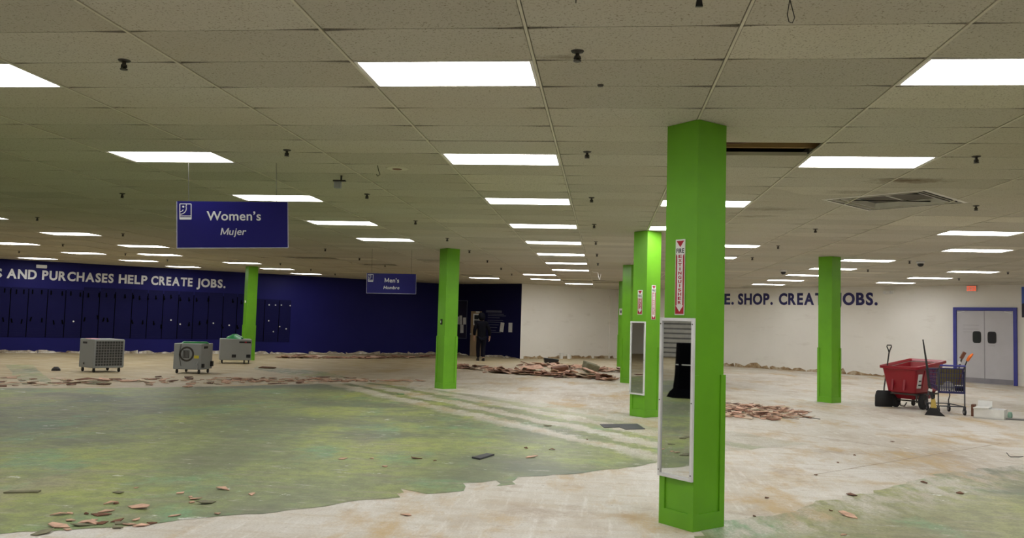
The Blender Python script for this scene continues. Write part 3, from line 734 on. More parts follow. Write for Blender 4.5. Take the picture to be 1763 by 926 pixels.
# ------------------------------------------------------------------ sprinklers and other small ceiling things
SPR = {-.2: [4.6, 5.18, 8.27, 11.31, 14.36, 17.41, 20.45, 23.58, 29.48], -3.28: [5.31, 8.28, 11.24, 14.26, 17.24, 20.16, 23.35, 26.53, 29.63], -7.0: [11.48, 20.49, 23.48, 26.33],
       -10.6: [14.66, 17.5, 26.64, 29.55, 32.33], -14.17: [20.66, 23.58, 26.01], 3.49: [8.37, 14.52, 17.57, 20.57], 7.12: [20.69, 23.84], 10.63: [23.63, 26.74], 4.83: [11.6], -17.53: [23.53]}
SN = {-.2: 'the centre line', -3.28: 'the line right of the Women’s sign', -7.0: 'the line left of the Women’s sign', -10.6: 'the second line from the left wall', -14.17: 'the line nearest the left lettering',
      3.49: 'the line just right of the front column', 7.12: 'the second line from the right', 10.63: 'the line nearest the exit door'}
SPR[-.2] = SPR[-.2][1:]
sproto = None
for x, ys in SPR.items():
    for n, y in enumerate(ys):
        lab = 'small dark sprinkler head, %s on %s' % (ordinal(n), SN[x]) if x in SN else ('dark sprinkler head beside the square ceiling vent' if x > 0 else 'dark sprinkler head at the far left edge')
        if sproto is None:
            t = sproto = thing('fire_sprinkler', lab, 'sprinkler', (x, y, HC), 0, 'ceiling sprinklers')
            MB().lathe([(0, 0), (.042, 0), (.036, -.008), (.016, -.014), (0, -.014)], 16).build('escutcheon', 'dark_metal', t)
            MB().lathe([(.013, -.012), (.013, -.03), (.02, -.032), (.02, -.048), (.010, -.052), (.010, -.06)], 10).build('body', 'dark_metal', t)
            MB().lathe([(0, -.06), (.026, -.061), (.024, -.066), (0, -.066)], 12).build('deflector', 'dark_metal', t)
            f = MB()
            for s in (-1, 1): f.tube([(s*.018, 0, -.034), (s*.022, 0, -.048), (s*.006, 0, -.062)], .003, 6)
            f.build('yoke', 'dark_metal', t)
        else: dup(sproto, (x, y, HC), 0, lab)
def dome(x, y, label):
    t = thing('dome_camera', label, 'camera', (x, y, HC))
    MB().lathe([(0, 0), (.09, 0), (.09, -.04), (.07, -.05), (0, -.05)], 16).build('base_ring', 'frame_white', t, smooth=True)
    MB().lathe([(.07, -.05), (.065, -.09), (.045, -.115), (.02, -.126), (0, -.128)], 16).build('dome', 'black', t, smooth=True)
dome(5.08, 24.81, 'dark dome camera on the ceiling left of the right column')
dome(7.40, 20.78, 'dome camera on the ceiling right of the right column')
t = thing('sensor_bracket', 'grey box hanging from a ceiling bracket above the Women’s sign', 'sensor', (-3.18, 9.78, HC))
MB().tube([(0, 0, 0), (0, 0, -.06)], .012).build('stem', 'dark_metal', t)
MB().box((-.02, 0, -.065), (.15, .05, .015)).build('mount_bar', 'dark_metal', t); MB().box((-.04, 0, -.115), (.085, .06, .085)).build('case', 'machine', t, bevel=.01)
t = thing('ceiling_speaker', 'round stained ceiling speaker plate right of the Women’s sign', 'speaker', (-2.37, 9.28, HC))
MB().lathe([(0, 0), (.13, 0), (.12, -.006), (.06, -.008), (0, -.008)], 24).build('plate', 'runner', t); MB().lathe([(0, -.0081), (.055, -.0082), (.05, -.011), (0, -.012)], 18).build('center_grille', 'wood', t)
def wire_thing(name, label, cat, pts, r, m='dark_metal'):
    return tag(MB().tube(pts, r, 6).build(name, m), label, cat)
wire_thing('ceiling_hook', 'thin wire hook hanging from the ceiling beside the round speaker plate', 'hook', [(-2.55, 9.11, HC), (-2.54, 9.11, HC-.05), (-2.52, 9.11, HC-.10), (-2.545, 9.11, HC-.12), (-2.56, 9.11, HC-.10)], .004)
wire_thing('hanging_wire', 'loop of grey wire hanging at the top edge right of centre', 'wire', [(.84, 4.05, HC), (.843, 4.05, HC-.10), (.872, 4.05, HC-.215), (.862, 4.05, HC-.24), (.846, 4.05, HC-.235), (.838, 4.05, HC-.20), (.86, 4.05, HC-.05), (.862, 4.05, HC)], .0025)
wire_thing('hanging_rod', 'short dark rod at the top edge above the centre sprinkler', 'rod', [(-.17, 4.05, HC), (-.17, 4.05, HC-.13)], .003)
t = thing('hanging_clip', 'dark cable end with clip hanging at the top edge', 'clip', (.42, 4.05, HC))
MB().tube([(0, 0, 0), (.0, 0, -.12)], .004, 6).build('cord', 'dark_metal', t); MB().box((.004, 0, -.135), (.022, .012, .04), None, 1.6).build('clip_body', 'black', t)
wire_thing('hanging_wire', 'thin curved wire drooping under the ceiling near the front column', 'wire', [(.05+.16*k/8, 6.75, HC-.001-.05*math.sin(PI*k/8)) for k in range(9)], .0016, 'runner')
wire_thing('hanging_wire', 'pale wire dangling from the ceiling before the white recess wall', 'wire', [(-.42, 27.24, HC), (-.36, 27.24, HC-.03), (-.22, 27.24, HC-.05), (-.20, 27.24, HC-.20), (-.16, 27.24, HC-.27), (-.13, 27.24, HC-.08)], .012, 'white')
tag(MB().lathe([(0, 0), (.024, 0), (.018, -.012), (0, -.014)], 10).build('sprinkler_cover', 'dark_metal', loc=(-.06, 5.93, HC)), 'flat dark cap on the ceiling left of the front column', 'cap')
# square air vent
t = thing('ceiling_vent', 'large square louvred air vent set diagonally in the ceiling', 'vent', (3.70, 11.28, HC), math.radians(-41.6))
def ring(r0, r1, z0, z1):
    m = MB(); a = [(-1, -1), (1, -1), (1, 1), (-1, 1)]
    m.loft([[(x*r0, y*r0, z0) for x, y in a], [(x*r1, y*r1, z1) for x, y in a], [(x*(r1-.012), y*(r1-.012), z1) for x, y in a], [(x*(r0-.012), y*(r0-.012), z0) for x, y in a], [(x*r0, y*r0, z0) for x, y in a]], False); return m
ring(.66, .625, -.004, -.008).build('frame', 'lamp_frame', t)
for k, r0 in enumerate((.622, .56, .50)):
    ring(r0, r0-.004, .004, .062).build('louver_shade', 'black', t)  # black shells: shade painted onto the louvres' outer sides
    ring(r0-.016, r0-.030, .000, .062).build('louver', 'lamp_frame' if k != 1 else 'runner', t)
for s in (-1, 1): MB().box((s*.185, 0, .048), (.35, .70, .008)).build('filter_grille', 'grille_brown', t)
MB().box((0, 0, .040), (.022, .74, .012)).build('center_bar', 'lamp_frame', t)
MB().box((0, 0, .070), (1.30, 1.30, .006)).build('dark_throat', 'black', t)  # black plate in place of the shade deep inside the vent

# ------------------------------------------------------------------ debris
SCR = ['scrap_pink', 'scrap_brown', 'scrap_olive', 'scrap_pale']
def shard(r, stretch=1.5):
    n = r.choice((4, 4, 4, 5)); P = []
    for k in range(n):
        a = 2*PI*(k+r.uniform(-.22, .22))/n; q = r.uniform(.36, .55); P.append((q*math.cos(a)*stretch**.5, q*math.sin(a)/stretch**.5))
    m = MB().prism(P, 0, .05); b = r.uniform(-.25, .25)
    m.v = [(x, y, z+b*x*x) for x, y, z in m.v]; return m
SH = [shard(random.Random(100+k), 1.2+.25*(k % 4)) for k in range(10)]
shm = {}
def shard_me(k, mname):
    if (k, mname) not in shm:
        me = SH[k].mesh('debris_scrap'); me.materials.append(M[mname]); shm[k, mname] = me
    return shm[k, mname]
def scrap(x, y, z, size, mname, label, group, tilt=.12, name='debris_scrap'):
    k = rnd.randrange(10); o = obj(name, shard_me(k, mname), None, None, (x, y, z))
    zs = max(.006, size*.035)/.05
    o.scale = (size, size, zs); o.rotation_euler = (rnd.uniform(-tilt, tilt), rnd.uniform(-tilt, tilt), rnd.uniform(0, 6.28))
    lowest = min((o.rotation_euler.to_matrix() @ Vector((v.co.x*size, v.co.y*size, v.co.z*zs))).z for v in o.data.vertices)
    o.location.z = max(z-lowest, z+.0005) if z < .02 else z
    return tag(o, label, 'debris', group)
NEAR = [(-4.0, 5.99, .16, 0), (-3.88, 6.17, .16, 0), (-3.81, 6.13, .11, 0), (-4.02, 6.16, .09, 0), (-3.87, 5.91, .06, 0), (-4.21, 6.33, .11, 0), (-4.17, 6.38, .05, 0), (-4.04, 6.39, .05, 1), (-3.95, 6.51, .13, 0), (-3.92, 6.39, .15, 1), (-4.22, 7.41, .04, 0), (-3.57, 7.16, .06, 0), (-3.46, 6.97, .07, 0), (-3.36, 6.49, .08, 0), (-3.44, 6.14, .12, 0), (-3.4, 6.22, .07, 1), (-3.68, 6.23, .1, 1), (-3.57, 6.3, .07, 0), (-4.07, 6.77, .08, 0), (-4.03, 6.78, .07, 1), (-3.86, 6.06, .15, 2), (-3.57, 6.05, .1, 2), (-3.75, 6.14, .09, 1), (-3.54, 6.15, .09, 0), (-3.61, 6.17, .13, 2)]
cnt = [0, 0, 0]
for x, y, s, k in sorted(NEAR, key=lambda q: q[0]/q[1]):
    scrap(x, y, .003, s, SCR[k], '%s %s scrap from the left in the lower left cluster' % (NUM[cnt[k]], ('pink', 'dark brown', 'olive')[k]), 'scraps at the lower left edge of the green area'); cnt[k] += 1
ONE = [(-4.25, 7.19, .14, 2, 'dull flat scrap left of the loose near-left pieces'), (-3.74, 7.29, .1, 0, 'pink scrap just above the three-piece heap at lower left'), (-3.49, 7.1, .12, 0, 'squarish pink scrap in the three-piece heap at lower left'),
       (-3.33, 6.98, .14, 2, 'long olive sliver beside the squarish pink scrap'), (-3.77, 6.69, .17, 0, 'largest pink scrap lying alone on the near green floor'), (-3.45, 7.55, .12, 0, 'pink sliver farthest up on the near green floor'),
       (-3.11, 7.4, .1, 0, 'lone pink sliver right of the other near scraps'), (-3.06, 6.62, .08, 0, 'pink scrap on the torn edge of the green area'), (-3.98, 5.79, .13, 2, 'long olive strip at the bottom left edge'),
       (-1.59, 6.95, .1, 0, 'brown scrap alone on the bare floor at bottom centre'), (2.18, 7.81, .16, 0, 'flat pink scrap on the olive floor right of the front column'), (3.5, 9.72, .11, 1, 'reddish scrap at the upper edge of the olive floor'),
       (2.48, 8.8, .14, 1, 'dark scrap at the border of the olive floor'), (3.65, 9.18, .1, 1, 'small dark scrap farthest right on the olive floor'), (1.93, 7.08, .07, 0, 'pale pink scrap at the bottom right edge'), (-.83, 10.21, .13, 0, 'pink scrap right of the black vinyl strip')]
for x, y, s, k, lab in ONE: scrap(x, y, .003, s, SCR[k], lab, None)
for x, y, s, k in [(-2.92, 9.46, .1, 0), (-2.34, 9.11, .07, 0), (-2.62, 9.59, .08, 0), (-2.13, 9.74, .14, 1), (-1.89, 9.64, .04, 1), (-.84, 13.34, .11, 1), (-.62, 10.88, .06, 1), (-.2, 12.0, .05, 1), (-.96, 10.93, .08, 1)]:
    scrap(x, y, .003, s, SCR[k], 'small scrap scattered over the middle of the green floor', 'scraps on the middle of the green floor')
for x, y, s, k in [(3.83, 16.23, .12, 1), (1.59, 8.43, .06, 1), (2.07, 7.99, .03, 1), (1.33, 7.59, .04, 1), (2.9, 10.9, .05, 1), (3.3, 11.6, .05, 1), (4.3, 13.2, .06, 1), (2.4, 9.9, .05, 1)]:
    scrap(x, y, .003, s, SCR[k], 'tiny dark crumb on the bare floor right of the front column', 'crumbs right of the front column')
# dark vinyl pieces
tag(MB().prism([(-.03, 13.86), (.04, 13.42), (.28, 13.58), (.37, 13.31), (.68, 13.49), (.58, 14.15)], .003, .010).build('vinyl_sheet', 'slab_dark'), 'large dark blue-grey vinyl sheet lying left of the second column', 'sheet')
tag(MB().prism([(-1.51, 9.94), (-1.40, 9.86), (-1.28, 10.23), (-1.38, 10.27)], .003, .022).build('vinyl_strip', 'slab_dark'), 'black vinyl strip lying on the middle of the green floor', 'strip')
tag(MB().prism([(-5.16, 6.93), (-4.90, 7.02), (-4.92, 7.09), (-5.15, 7.00)], .003, .016).build('tile_slab', 'scrap_olive'), 'long grey slab lying on the green floor at far left', 'slab')
tag(MB().tube([(3.72, 16.69, .006), (3.82, 16.42, .006), (3.9, 16.2, .006), (3.97, 16.09, .006)], .006).build('floor_cable', 'black'), 'short dark cable on the bare floor beside the right rubble patch', 'cable')
tag(MB().tube([(5.59, 12.51, .005), (5.50, 12.25, .005), (5.46, 12.11, .005), (5.58, 12.14, .005), (5.66, 12.2, .005)], .005).build('floor_cable', 'black'), 'bent dark wire on the floor near the right edge', 'cable')
tag(MB().lathe([(0, 0), (.11, 0), (.10, .05), (.05, .10), (0, .10)], 10).build('rubber_lump', 'black', loc=(-14.23, 20.79, 0)), 'black lump on the floor left of the first grey machine', 'lump')
for x, y, s, lab in ((-10.06, 24.76, .75, 'dark flat sheet lying before the small left column'), (-4.28, 17.82, .18, 'dark green scrap on the pale floor left of the corner column')):
    scrap(x, y, .003, s, 'scrap_brown' if s > .5 else 'green_bag', lab, None, .02)

def heap(cluster, n_single, n_stuff, smin, smax, hgt, label, group, stuffname, stufflabel, weights, tilt, seed):
    """cluster(r) -> x, y, local height 0..1"""
    r = random.Random(seed); pts = sorted((cluster(r) for _ in range(n_single+n_stuff)), key=lambda q: q[1]-3*q[2]); m = MB()
    for k, (x, y, q) in enumerate(pts):
        s = r.uniform(smin, smax)*(1.25 if k < n_single else 1.0); z = .003+r.uniform(0, hgt*q) if hgt*q > .01 else .003
        if k < n_single: scrap(x, y, z, s, r.choices(SCR, weights)[0], label, group, tilt)
        else:
            e = Euler((r.uniform(-tilt, tilt), r.uniform(-tilt, tilt), r.uniform(0, 6.28))).to_matrix(); g = SH[r.randrange(10)]; zs = max(.006, s*.035)/.05
            vs = [e @ Vector((v[0]*s, v[1]*s, v[2]*zs)) for v in g.v]; lo = min(v.z for v in vs)
            m.add([(v.x+x, v.y+y, v.z+z-min(lo, 0) if z < .05 else v.z+z) for v in vs], g.f)
    o = stuff(m.build(stuffname, 'scrap_mix')); tag(o, stufflabel, 'rubble'); return o
def along(A, B, w, pw=1.0):
    A = Vector(A); B = Vector(B); d = (B-A); n = Vector((-d.y, d.x)).normalized()
    def f(r):
        t = r.random()**pw; g = max(-1.6, min(1.6, r.gauss(0, .5))); p_ = A+d*t+n*g*w; return (p_.x, p_.y, max(0, 1-abs(g)/1.3)*math.sin(PI*min(1, max(0, t)))**.6)
    return f
def either(*fs):
    def f(r):
        x = r.random()*sum(w for w, _ in fs)
        for w, g in fs:
            if x < w: return g(r)
            x -= w
        return fs[-1][1](r)
    return f
heap(either((5, along((-3.5, 27.1), (.45, 25.1), .55)), (3, along((-2.6, 32.0), (.6, 29.0), 1.0)), (1, along((-5.0, 28.6), (-3.2, 27.3), .25))), 115, 300, .16, .50, .15,
     'broken floor covering piece in the big rubble heap before the white recess wall', 'pieces of the big rubble heap', 'rubble_heap', 'big heap of brown and pink flooring rubble before the recess wall', [6, 4, 1, 2], .30, 5)
def patch(r):
    a = r.uniform(0, 2*PI); q = math.sqrt(r.random())*(.75+.35*r.random()); return (2.85+1.15*q*math.cos(a)+.12*math.sin(a), 17.15+1.55*q*math.sin(a), max(0, 1-q))
heap(patch, 75, 380, .08, .26, .03, 'broken tile piece in the rubble patch right of the front column', 'pieces of the right rubble patch', 'rubble_patch', 'flat patch of small pinkish tile rubble right of the front column', [5, 4, 1, 3], .14, 6)
heap(either((4, along((-13.0, 17.0), (-9.0, 19.7), 1.5)), (5, along((-9.2, 19.6), (-6.0, 21.5), .8)), (1, along((-6.6, 21.0), (-4.6, 21.9), .2))), 50, 200, .10, .34, .012, 'torn flooring piece in the debris band before the grey machines', 'pieces of the left debris band', 'debris_band', 'long band of torn flooring bits along the far green edge', [4, 5, 1, 5], .07, 8)
heap(either((3, along((-12.2, 31.0), (-9.3, 33.0), .35)), (2, along((-9.3, 33.0), (-6.9, 36.2), .3))), 0, 150, .15, .5, .05, '', '', 'debris_row', 'thin row of brown flooring scraps at the foot of the navy wall', [5, 4, 1, 2], .2, 9)
def chunk(name, c, d, rot, m, label, cat='rubble'):
    o = MB().box((0, 0, 0), d, None, .85).build(name, m, bevel=.03, loc=c, rot=rot); return tag(o, label, cat)
chunk('rubble_chunk', (-.42, 28.4, .16), (.50, .4, .32), (.2, .25, .5), 'scrap_olive', 'dark olive lump standing up in the right of the big rubble heap')
chunk('rubble_chunk', (-1.32, 26.3, .14), (.5, .35, .28), (.1, -.15, .3), 'scrap_brown', 'brown lump standing up in the middle of the big rubble heap')
chunk('black_bundle', (-2.05, 33.6, .11), (.6, .35, .20), (.0, .1, .2), 'black', 'black bundle lying behind the big rubble heap', 'bundle')
chunk('plank_piece', (-.22, 26.4, .12), (1.1, .18, .03), (.0, .22, -.75), 'scrap_pink', 'long pink board leaning on the right of the big rubble heap', 'board')
chunk('plank_piece', (-2.3, 27.3, .16), (.8, .4, .03), (.25, -.1, .5), 'scrap_pink', 'wide pink board lying on top of the big rubble heap', 'board')

# ------------------------------------------------------------------ grey air machines
def casters(t, pts, r=.05):
    for x, y in pts:
        c = MB().lathe([(0, -.016), (r*.9, -.016), (r, -.010), (r, .010), (r*.9, .016), (0, .016)], 14, (0, 0, 0), 'x').build('caster', 'rubber', t, smooth=True, loc=(x, y, r))
        MB().box((0, .0, r*.55), (.045, .05, r*1.1)).build('caster_fork', 'dark_metal', c)
def machine_body(t, w, d, z0, z1, m='machine'):
    return MB().box((0, 0, (z0+z1)/2), (w, d, z1-z0)).build('housing', m, t, bevel=.02)
def toward(x, y, extra): return math.atan2(y, x)-PI/2+extra         # local -y faces the camera, turned by extra
# machine A: big grille to the front right
ax, ay = -13.15, 21.05
t = thing('air_scrubber', 'grey wheeled air machine with a large grille at the far left', 'machine', (ax, ay, 0), toward(ax, ay, .46))
W, D = .80, .78
machine_body(t, W, D, .115, .86)
casters(t, [(-.33, -.30), (.33, -.30), (-.33, .30), (.33, .30)], .057)
g = MB()
for s in (-1, 1): g.box((s*.375, -D/2-.012, .49), (.04, .026, .70)); g.box((0, -D/2-.012, .49+s*.335), (.72, .026, .035))
fr = g.build('grille_frame', 'machine', t)
MB().box((0, -D/2-.004, .49), (.72, .008, .64)).build('filter', 'filter', fr)
g = MB()
for k in range(1, 10): g.box((-.36+.072*k, -D/2-.014, .49), (.012, .010, .64))
for k in range(1, 9): g.box((0, -D/2-.018, .17+.071*k), (.72, .008, .016))
g.build('grille_bars', 'machine_dark', fr)
MB().box((-W/2-.003, .1, .76), (.006, .22, .05)).build('nameplate', 'black', t); MB().box((-W/2-.006, .1, .22), (.014, .05, .05)).build('outlet', 'dark_metal', t)
MB().box((-.26, .0, .866), (.22, .30, .012)).build('paper_tag', 'pink', t)
# machine B: round port
bx_, by_ = -10.95, 21.72
t = thing('air_scrubber', 'grey wheeled air machine with a round port on its front', 'machine', (bx_, by_, 0), toward(bx_, by_, -.42))
W, D = .76, .72
machine_body(t, W, D, .115, .80); casters(t, [(-.30, -.28), (.30, -.28), (-.30, .28), (.30, .28)], .057)
MB().lathe([(.20, 0), (.20, .03), (.16, .045), (.15, .03), (.15, 0)], 24, (-.02, -D/2-.001, .52), 'y').build('port_ring', 'dark_metal', t, smooth=True)
pt = MB().lathe([(0, 0), (.15, 0), (.15, .008), (0, .008)], 24, (-.02, -D/2-.009, .52), 'y').build('port_plate', 'machine', t)
g = MB().box((-.03, -D/2-.02, .52), (.17, .016, .20)); g.build('port_hatch', 'filter', pt)
g = MB()
for k in range(4): g.box((-.09+.04*k, -D/2-.032, .52), (.012, .008, .18))
g.build('hatch_bars', 'machine_dark', pt)
MB().box((.25, -D/2-.003, .45), (.13, .006, .08)).build('warning_label', 'yellow', t)
MB().tube([(.30, -D/2-.012, .33), (.27, -D/2-.03, .26), (.31, -D/2-.03, .2), (.28, -D/2-.02, .12)], .012).build('latch_chain', 'chrome', t)
MB().box((W/2+.003, -.1, .70), (.006, .24, .06)).build('nameplate', 'black', t); MB().box((W/2+.02, -.28, .22), (.05, .09, .10)).build('handle_recess', 'rubber', t); MB().box((W/2+.02, .28, .25), (.06, .10, .14)).build('handle_recess', 'rubber', t)
MB().tube([(-.18, -D/2-.005, .78), (-.22, -D/2-.012, .5), (-.16, -D/2-.012, .2)], .007).build('power_cord', 'dark_metal', t)
o = MB().box((0, 0, .02), (.60, .45, .04), None, 1.15).build('green_cloth', 'green_bag', loc=(bx_+.02, by_+.05, .80), rot=(0, 0, .5), bevel=.015); tag(o, 'flat dark green cloth on the machine with the round port', 'cloth')
# machine C: behind
cx_, cy_ = -12.05, 26.75
t = thing('air_scrubber', 'grey wheeled air machine standing behind the one with the round port', 'machine', (cx_, cy_, 0), toward(cx_, cy_, .05))
W, D = .98, .72
machine_body(t, W, D, .115, .80); casters(t, [(-.4, -.28), (.28, -.28), (-.4, .28), (.42, -.26)], .057)
MB().box((.28, -D/2-.003, .70), (.36, .006, .055)).build('nameplate', 'black', t); MB().box((.30, -D/2-.007, .702), (.06, .004, .04)).build('nameplate_emblem', 'red_ink', t)
for s in (-.05, .40): MB().box((s, -D/2-.006, .25), (.13, .014, .10)).build('latch', 'black', t, bevel=.004)
m = MB(); r = random.Random(4); rings = []
for z, q in ((0, 1), (.05, .85), (.11, .55), (.15, .25), (.16, .02)):
    rings.append([(.30*q*math.cos(a*PI/6)*(1+r.uniform(-.15, .15)), .22*q*math.sin(a*PI/6)*(1+r.uniform(-.15, .15)), z) for a in range(12)])
m.loft(rings); o = m.build('green_bag', 'green_bag', loc=(cx_+.02, cy_-.1, .802), smooth=True); tag(o, 'crumpled bright green bag on top of the rear grey machine', 'bag')

# ------------------------------------------------------------------ red tilt truck
nd = Vector((.711, .703)); wdv = Vector((.703, -.711))
near = Vector((6.55, 18.70)); tc = near-wdv*.385+nd*.66
TR = Matrix(((wdv.x, nd.x, 0, tc.x), (wdv.y, nd.y, 0, tc.y), (0, 0, 1, 0), (0, 0, 0, 1)))
t = thing('tilt_truck', 'red plastic tilt truck cart with black wheels beside the shopping cart', 'cart'); t.matrix_world = TR
def rr(x0, x1, y0, y1, z, zf=None, c=.05):
    P = []
    for (cx, cy, a0) in ((x1-c, y1-c, 0), (x0+c, y1-c, PI/2), (x0+c, y0+c, PI), (x1-c, y0+c, 1.5*PI)):
        for k in range(4):
            a = a0+k*PI/6; x, y = cx+c*math.cos(a), cy+c*math.sin(a); f_ = (y-y0)/(y1-y0) if y1 > y0 else 0
            P.append((x, y, z+((zf-z)*f_ if zf else 0)))
    return P
tub = MB()
tub.loft([rr(-.20, .20, -.30, .42, .20), rr(-.255, .255, -.40, .50, .30), rr(-.275, .275, -.44, .52, .345, .36), rr(-.305, .305, -.50, .55, .35, .38), rr(-.375, .375, -.60, .66, .84, .98),
          rr(-.36, .36, -.585, .645, .84, .98), rr(-.285, .285, -.47, .53, .37, .40), rr(-.22, .22, -.34, .44, .26)], True)
body = tub.build('tub', 'red_tub', t, smooth=True)
rim = MB(); rim.loft([rr(-.37, .37, -.595, .655, .845, .985), rr(-.425, .425, -.66, .72, .85, .99, .07), rr(-.425, .425, -.66, .72, .905, 1.045, .07), rr(-.395, .395, -.63, .69, .91, 1.05, .06), rr(-.36, .36, -.585, .645, .86, 1.0)], False)
rim.build('rim', 'red_tub', t, smooth=True)
for x in (-.16, .10): MB().box((x, -.545, .60), (.045, .03, .42), (-.22, 0, 0)).build('rib', 'red_tub', body)
for y in (-.2, .2): MB().box((.335, y, .62), (.03, .05, .42), (0, .16, 0)).build('rib', 'red_tub', body)
MB().box((.347, -.40, .60), (.012, .16, .30), (0, .14, 0)).build('warning_sticker', 'white', body)
for k in range(3): MB().box((.356, -.40, .52+.085*k), (.010, .12-.02*k, .025), (0, .14, 0)).build('sticker_print', 'black', body)
fr = MB()
for s in (-1, 1):
    fr.box((s*.30, 0, .315), (.035, 1.0, .035)); fr.tube([(s*.30, -.45, .31), (s*.32, -.48, .2), (s*.30, -.42, .15)], .016)
    fr.tube([(s*.26, .45, .31), (s*.26, .45, .16)], .016)
fr.box((0, -.49, .315), (.62, .03, .03)); fr.box((0, .5, .315), (.62, .03, .03)); fr.tube([(-.24, -.27, .165), (.36, -.27, .165)], .015)
fr.tube([(-.05, -.46, .12), (-.02, -.48, .06), (.06, -.48, .06), (.10, -.46, .14)], .013)
fr.build('steel_frame', 'dark_metal', t)
for s in (-1, 1):
    w = MB().lathe([(0, -.035), (.10, -.035), (.115, -.04), (.16, -.035), (.165, 0), (.16, .035), (.115, .04), (.10, .035), (0, .035)], 22, (0, 0, 0), 'x').build('wheel', 'rubber', t, smooth=True, loc=(s*.30+.06, -.27, .165))
    MB().lathe([(0, s*.030), (.055, s*.040), (.05, s*.05), (0, s*.05)], 14, (0, 0, 0), 'x').build('hub', 'dark_metal', w)
    w = MB().lathe([(0, -.02), (.06, -.02), (.065, 0), (.06, .02), (0, .02)], 16, (0, 0, 0), 'x').build('wheel', 'rubber', t, smooth=True, loc=(s*.22, .48, .065))
    MB().box((0, 0, .06), (.06, .03, .09)).build('caster_fork', 'dark_metal', w)
o = MB().box((0, 0, 0), (.10, .08, .16)).build('dark_bottle', 'black', bevel=.02); o.matrix_world = TR @ Matrix.Translation((.05, .36, .50)); tag(o, 'dark object lying inside the red tilt truck', 'bottle')
# snow shovel leaning at the truck's left
SH_A = Vector((6.27, 19.22, .03)); rzv = math.radians(8)
t = thing('snow_shovel', 'black shovel with a D-grip handle leaning left of the red cart', 'shovel'); t.location = (6.10, 19.22, 0); t.rotation_euler = (0, 0, rzv)
rows = []
for z, w, bow in ((.01, .185, .02), (.06, .195, .03), (.25, .19, .06), (.34, .165, .05), (.365, .13, .04)):
    rows.append([(-w+2*w*k/8, -bow*(1-(2*k/8-1)**2)+.05, z) for k in range(9)]+[(w-2*w*k/8, -bow*(1-(1-2*k/8)**2)+.064, z) for k in range(9)])
MB().loft(rows).build('blade', 'black', t, smooth=True)
MB().tube([(.0, .05, .30), (.02, .08, .42), (.10, .12, .85), (.16, .14, 1.20)], .016).build('shaft', 'dark_metal', t)
MB().tube([(.16, .14, 1.18), (.145, .145, 1.24), (.115, .15, 1.31), (.12, .15, 1.345), (.21, .15, 1.345), (.215, .15, 1.31), (.18, .145, 1.24), (.16, .14, 1.18)], .013).build('grip', 'black', t)
# broom leaning on the truck
t = thing('push_broom', 'black angle broom with yellow straw collar leaning on the red cart', 'broom', (6.57, 17.75, 0), math.radians(-20))
MB().loft([[(-.17+.0, -.03, .0), (.20, -.03, .0), (.20, .03, .0), (-.17, .03, .0)], [(-.13, -.03, .07), (.10, -.03, .09), (.10, .03, .09), (-.13, .03, .07)], [(-.06, -.02, .17), (.045, -.02, .17), (.045, .02, .17), (-.06, .02, .17)]]).build('bristles', 'black', t)
MB().loft([[(-.062, -.024, .15), (.048, -.024, .15), (.048, .024, .15), (-.062, .024, .15)], [(-.05, -.022, .34), (.02, -.022, .34), (.02, .022, .34), (-.05, .022, .34)]]).build('straw_collar', 'straw', t)
MB().tube([(-.02, 0, .32), (-.06, .02, .5), (-.09, .05, .62)], [.032, .03, .03]).build('neck', 'black', t)
MB().box((-.065, -.03, .50), (.07, .02, .05), (0, .3, 0)).build('paper_tag', 'white', t)
MB().tube([(-.085, .05, .60), (-.12, .10, .95), (-.195, .20, 1.50)], [.026, .022, .012]).build('handle', 'black', t)

# ------------------------------------------------------------------ shopping cart
t = thing('shopping_cart', 'dark blue wire shopping cart filled with tools and bags', 'cart', (7.02, 18.36, 0), toward(7.0, 18.4, .33))
W, D = .25, .30
def bar(m, a, b, r=.006): m.tube([a, b], r, 6)
fr = MB()
for s in (-1, 1):
    fr.tube([(s*W, -.34, .12), (s*W, -.34, .42), (s*W, -.36, .80), (s*W*.96, -.40, .98)], .014)
    fr.tube([(s*W, -.34, .17), (s*W*.95, .10, .17), (s*W*.85, .42, .17)], .013)
    fr.tube([(s*W*.85, .42, .17), (s*W*.85, .44, .24), (s*W*.85, .36, .34), (s*W*.85, .38, .45)], .012)
fr.tube([(-W, -.30, .17), (W, -.30, .17)], .012); fr.tube([(-W*.85, .42, .17), (W*.85, .42, .17)], .012); fr.tube([(-W, -.34, .44), (W, -.34, .44)], .012)
fr.build('frame', 'cart_frame', t)
bk = MB(); z0, z1 = .46, .93
for k in range(11):
    f_ = k/10; x = -W+2*W*f_
    bar(bk, (x*.92, -.33, z0), (x, -.36, z1)); bar(bk, (x*.8, .40, z0+.08), (x*.88, .48, z1-.05)); bar(bk, (x*.92, -.33, z0), (x*.8, .40, z0+.08))
for k in range(12):
    f_ = k/11; y0, y1 = -.33+.73*f_, -.36+.84*f_
    for s in (-1, 1): bar(bk, (s*W*(.92-.12*f_), y0, z0+.08*f_), (s*W*(1-.12*f_), y1, z1-.05*f_))
for k in range(6):
    f_ = k/5; z = z0+(z1-z0)*f_; q = .92+.08*f_; y = -.33-.03*f_
    bar(bk, (-W*q, y, z), (W*q, y, z)); bar(bk, (-W*q*.87, .40+.08*f_, z+.08-.13*f_), (W*q*.87, .40+.08*f_, z+.08-.13*f_))
    for s in (-1, 1): bar(bk, (s*W*q, y, z), (s*W*q*.87, .40+.08*f_, z+.08-.13*f_))
stuff(bk.build('basket_wires', 'cart_blue', t))
rm = MB()
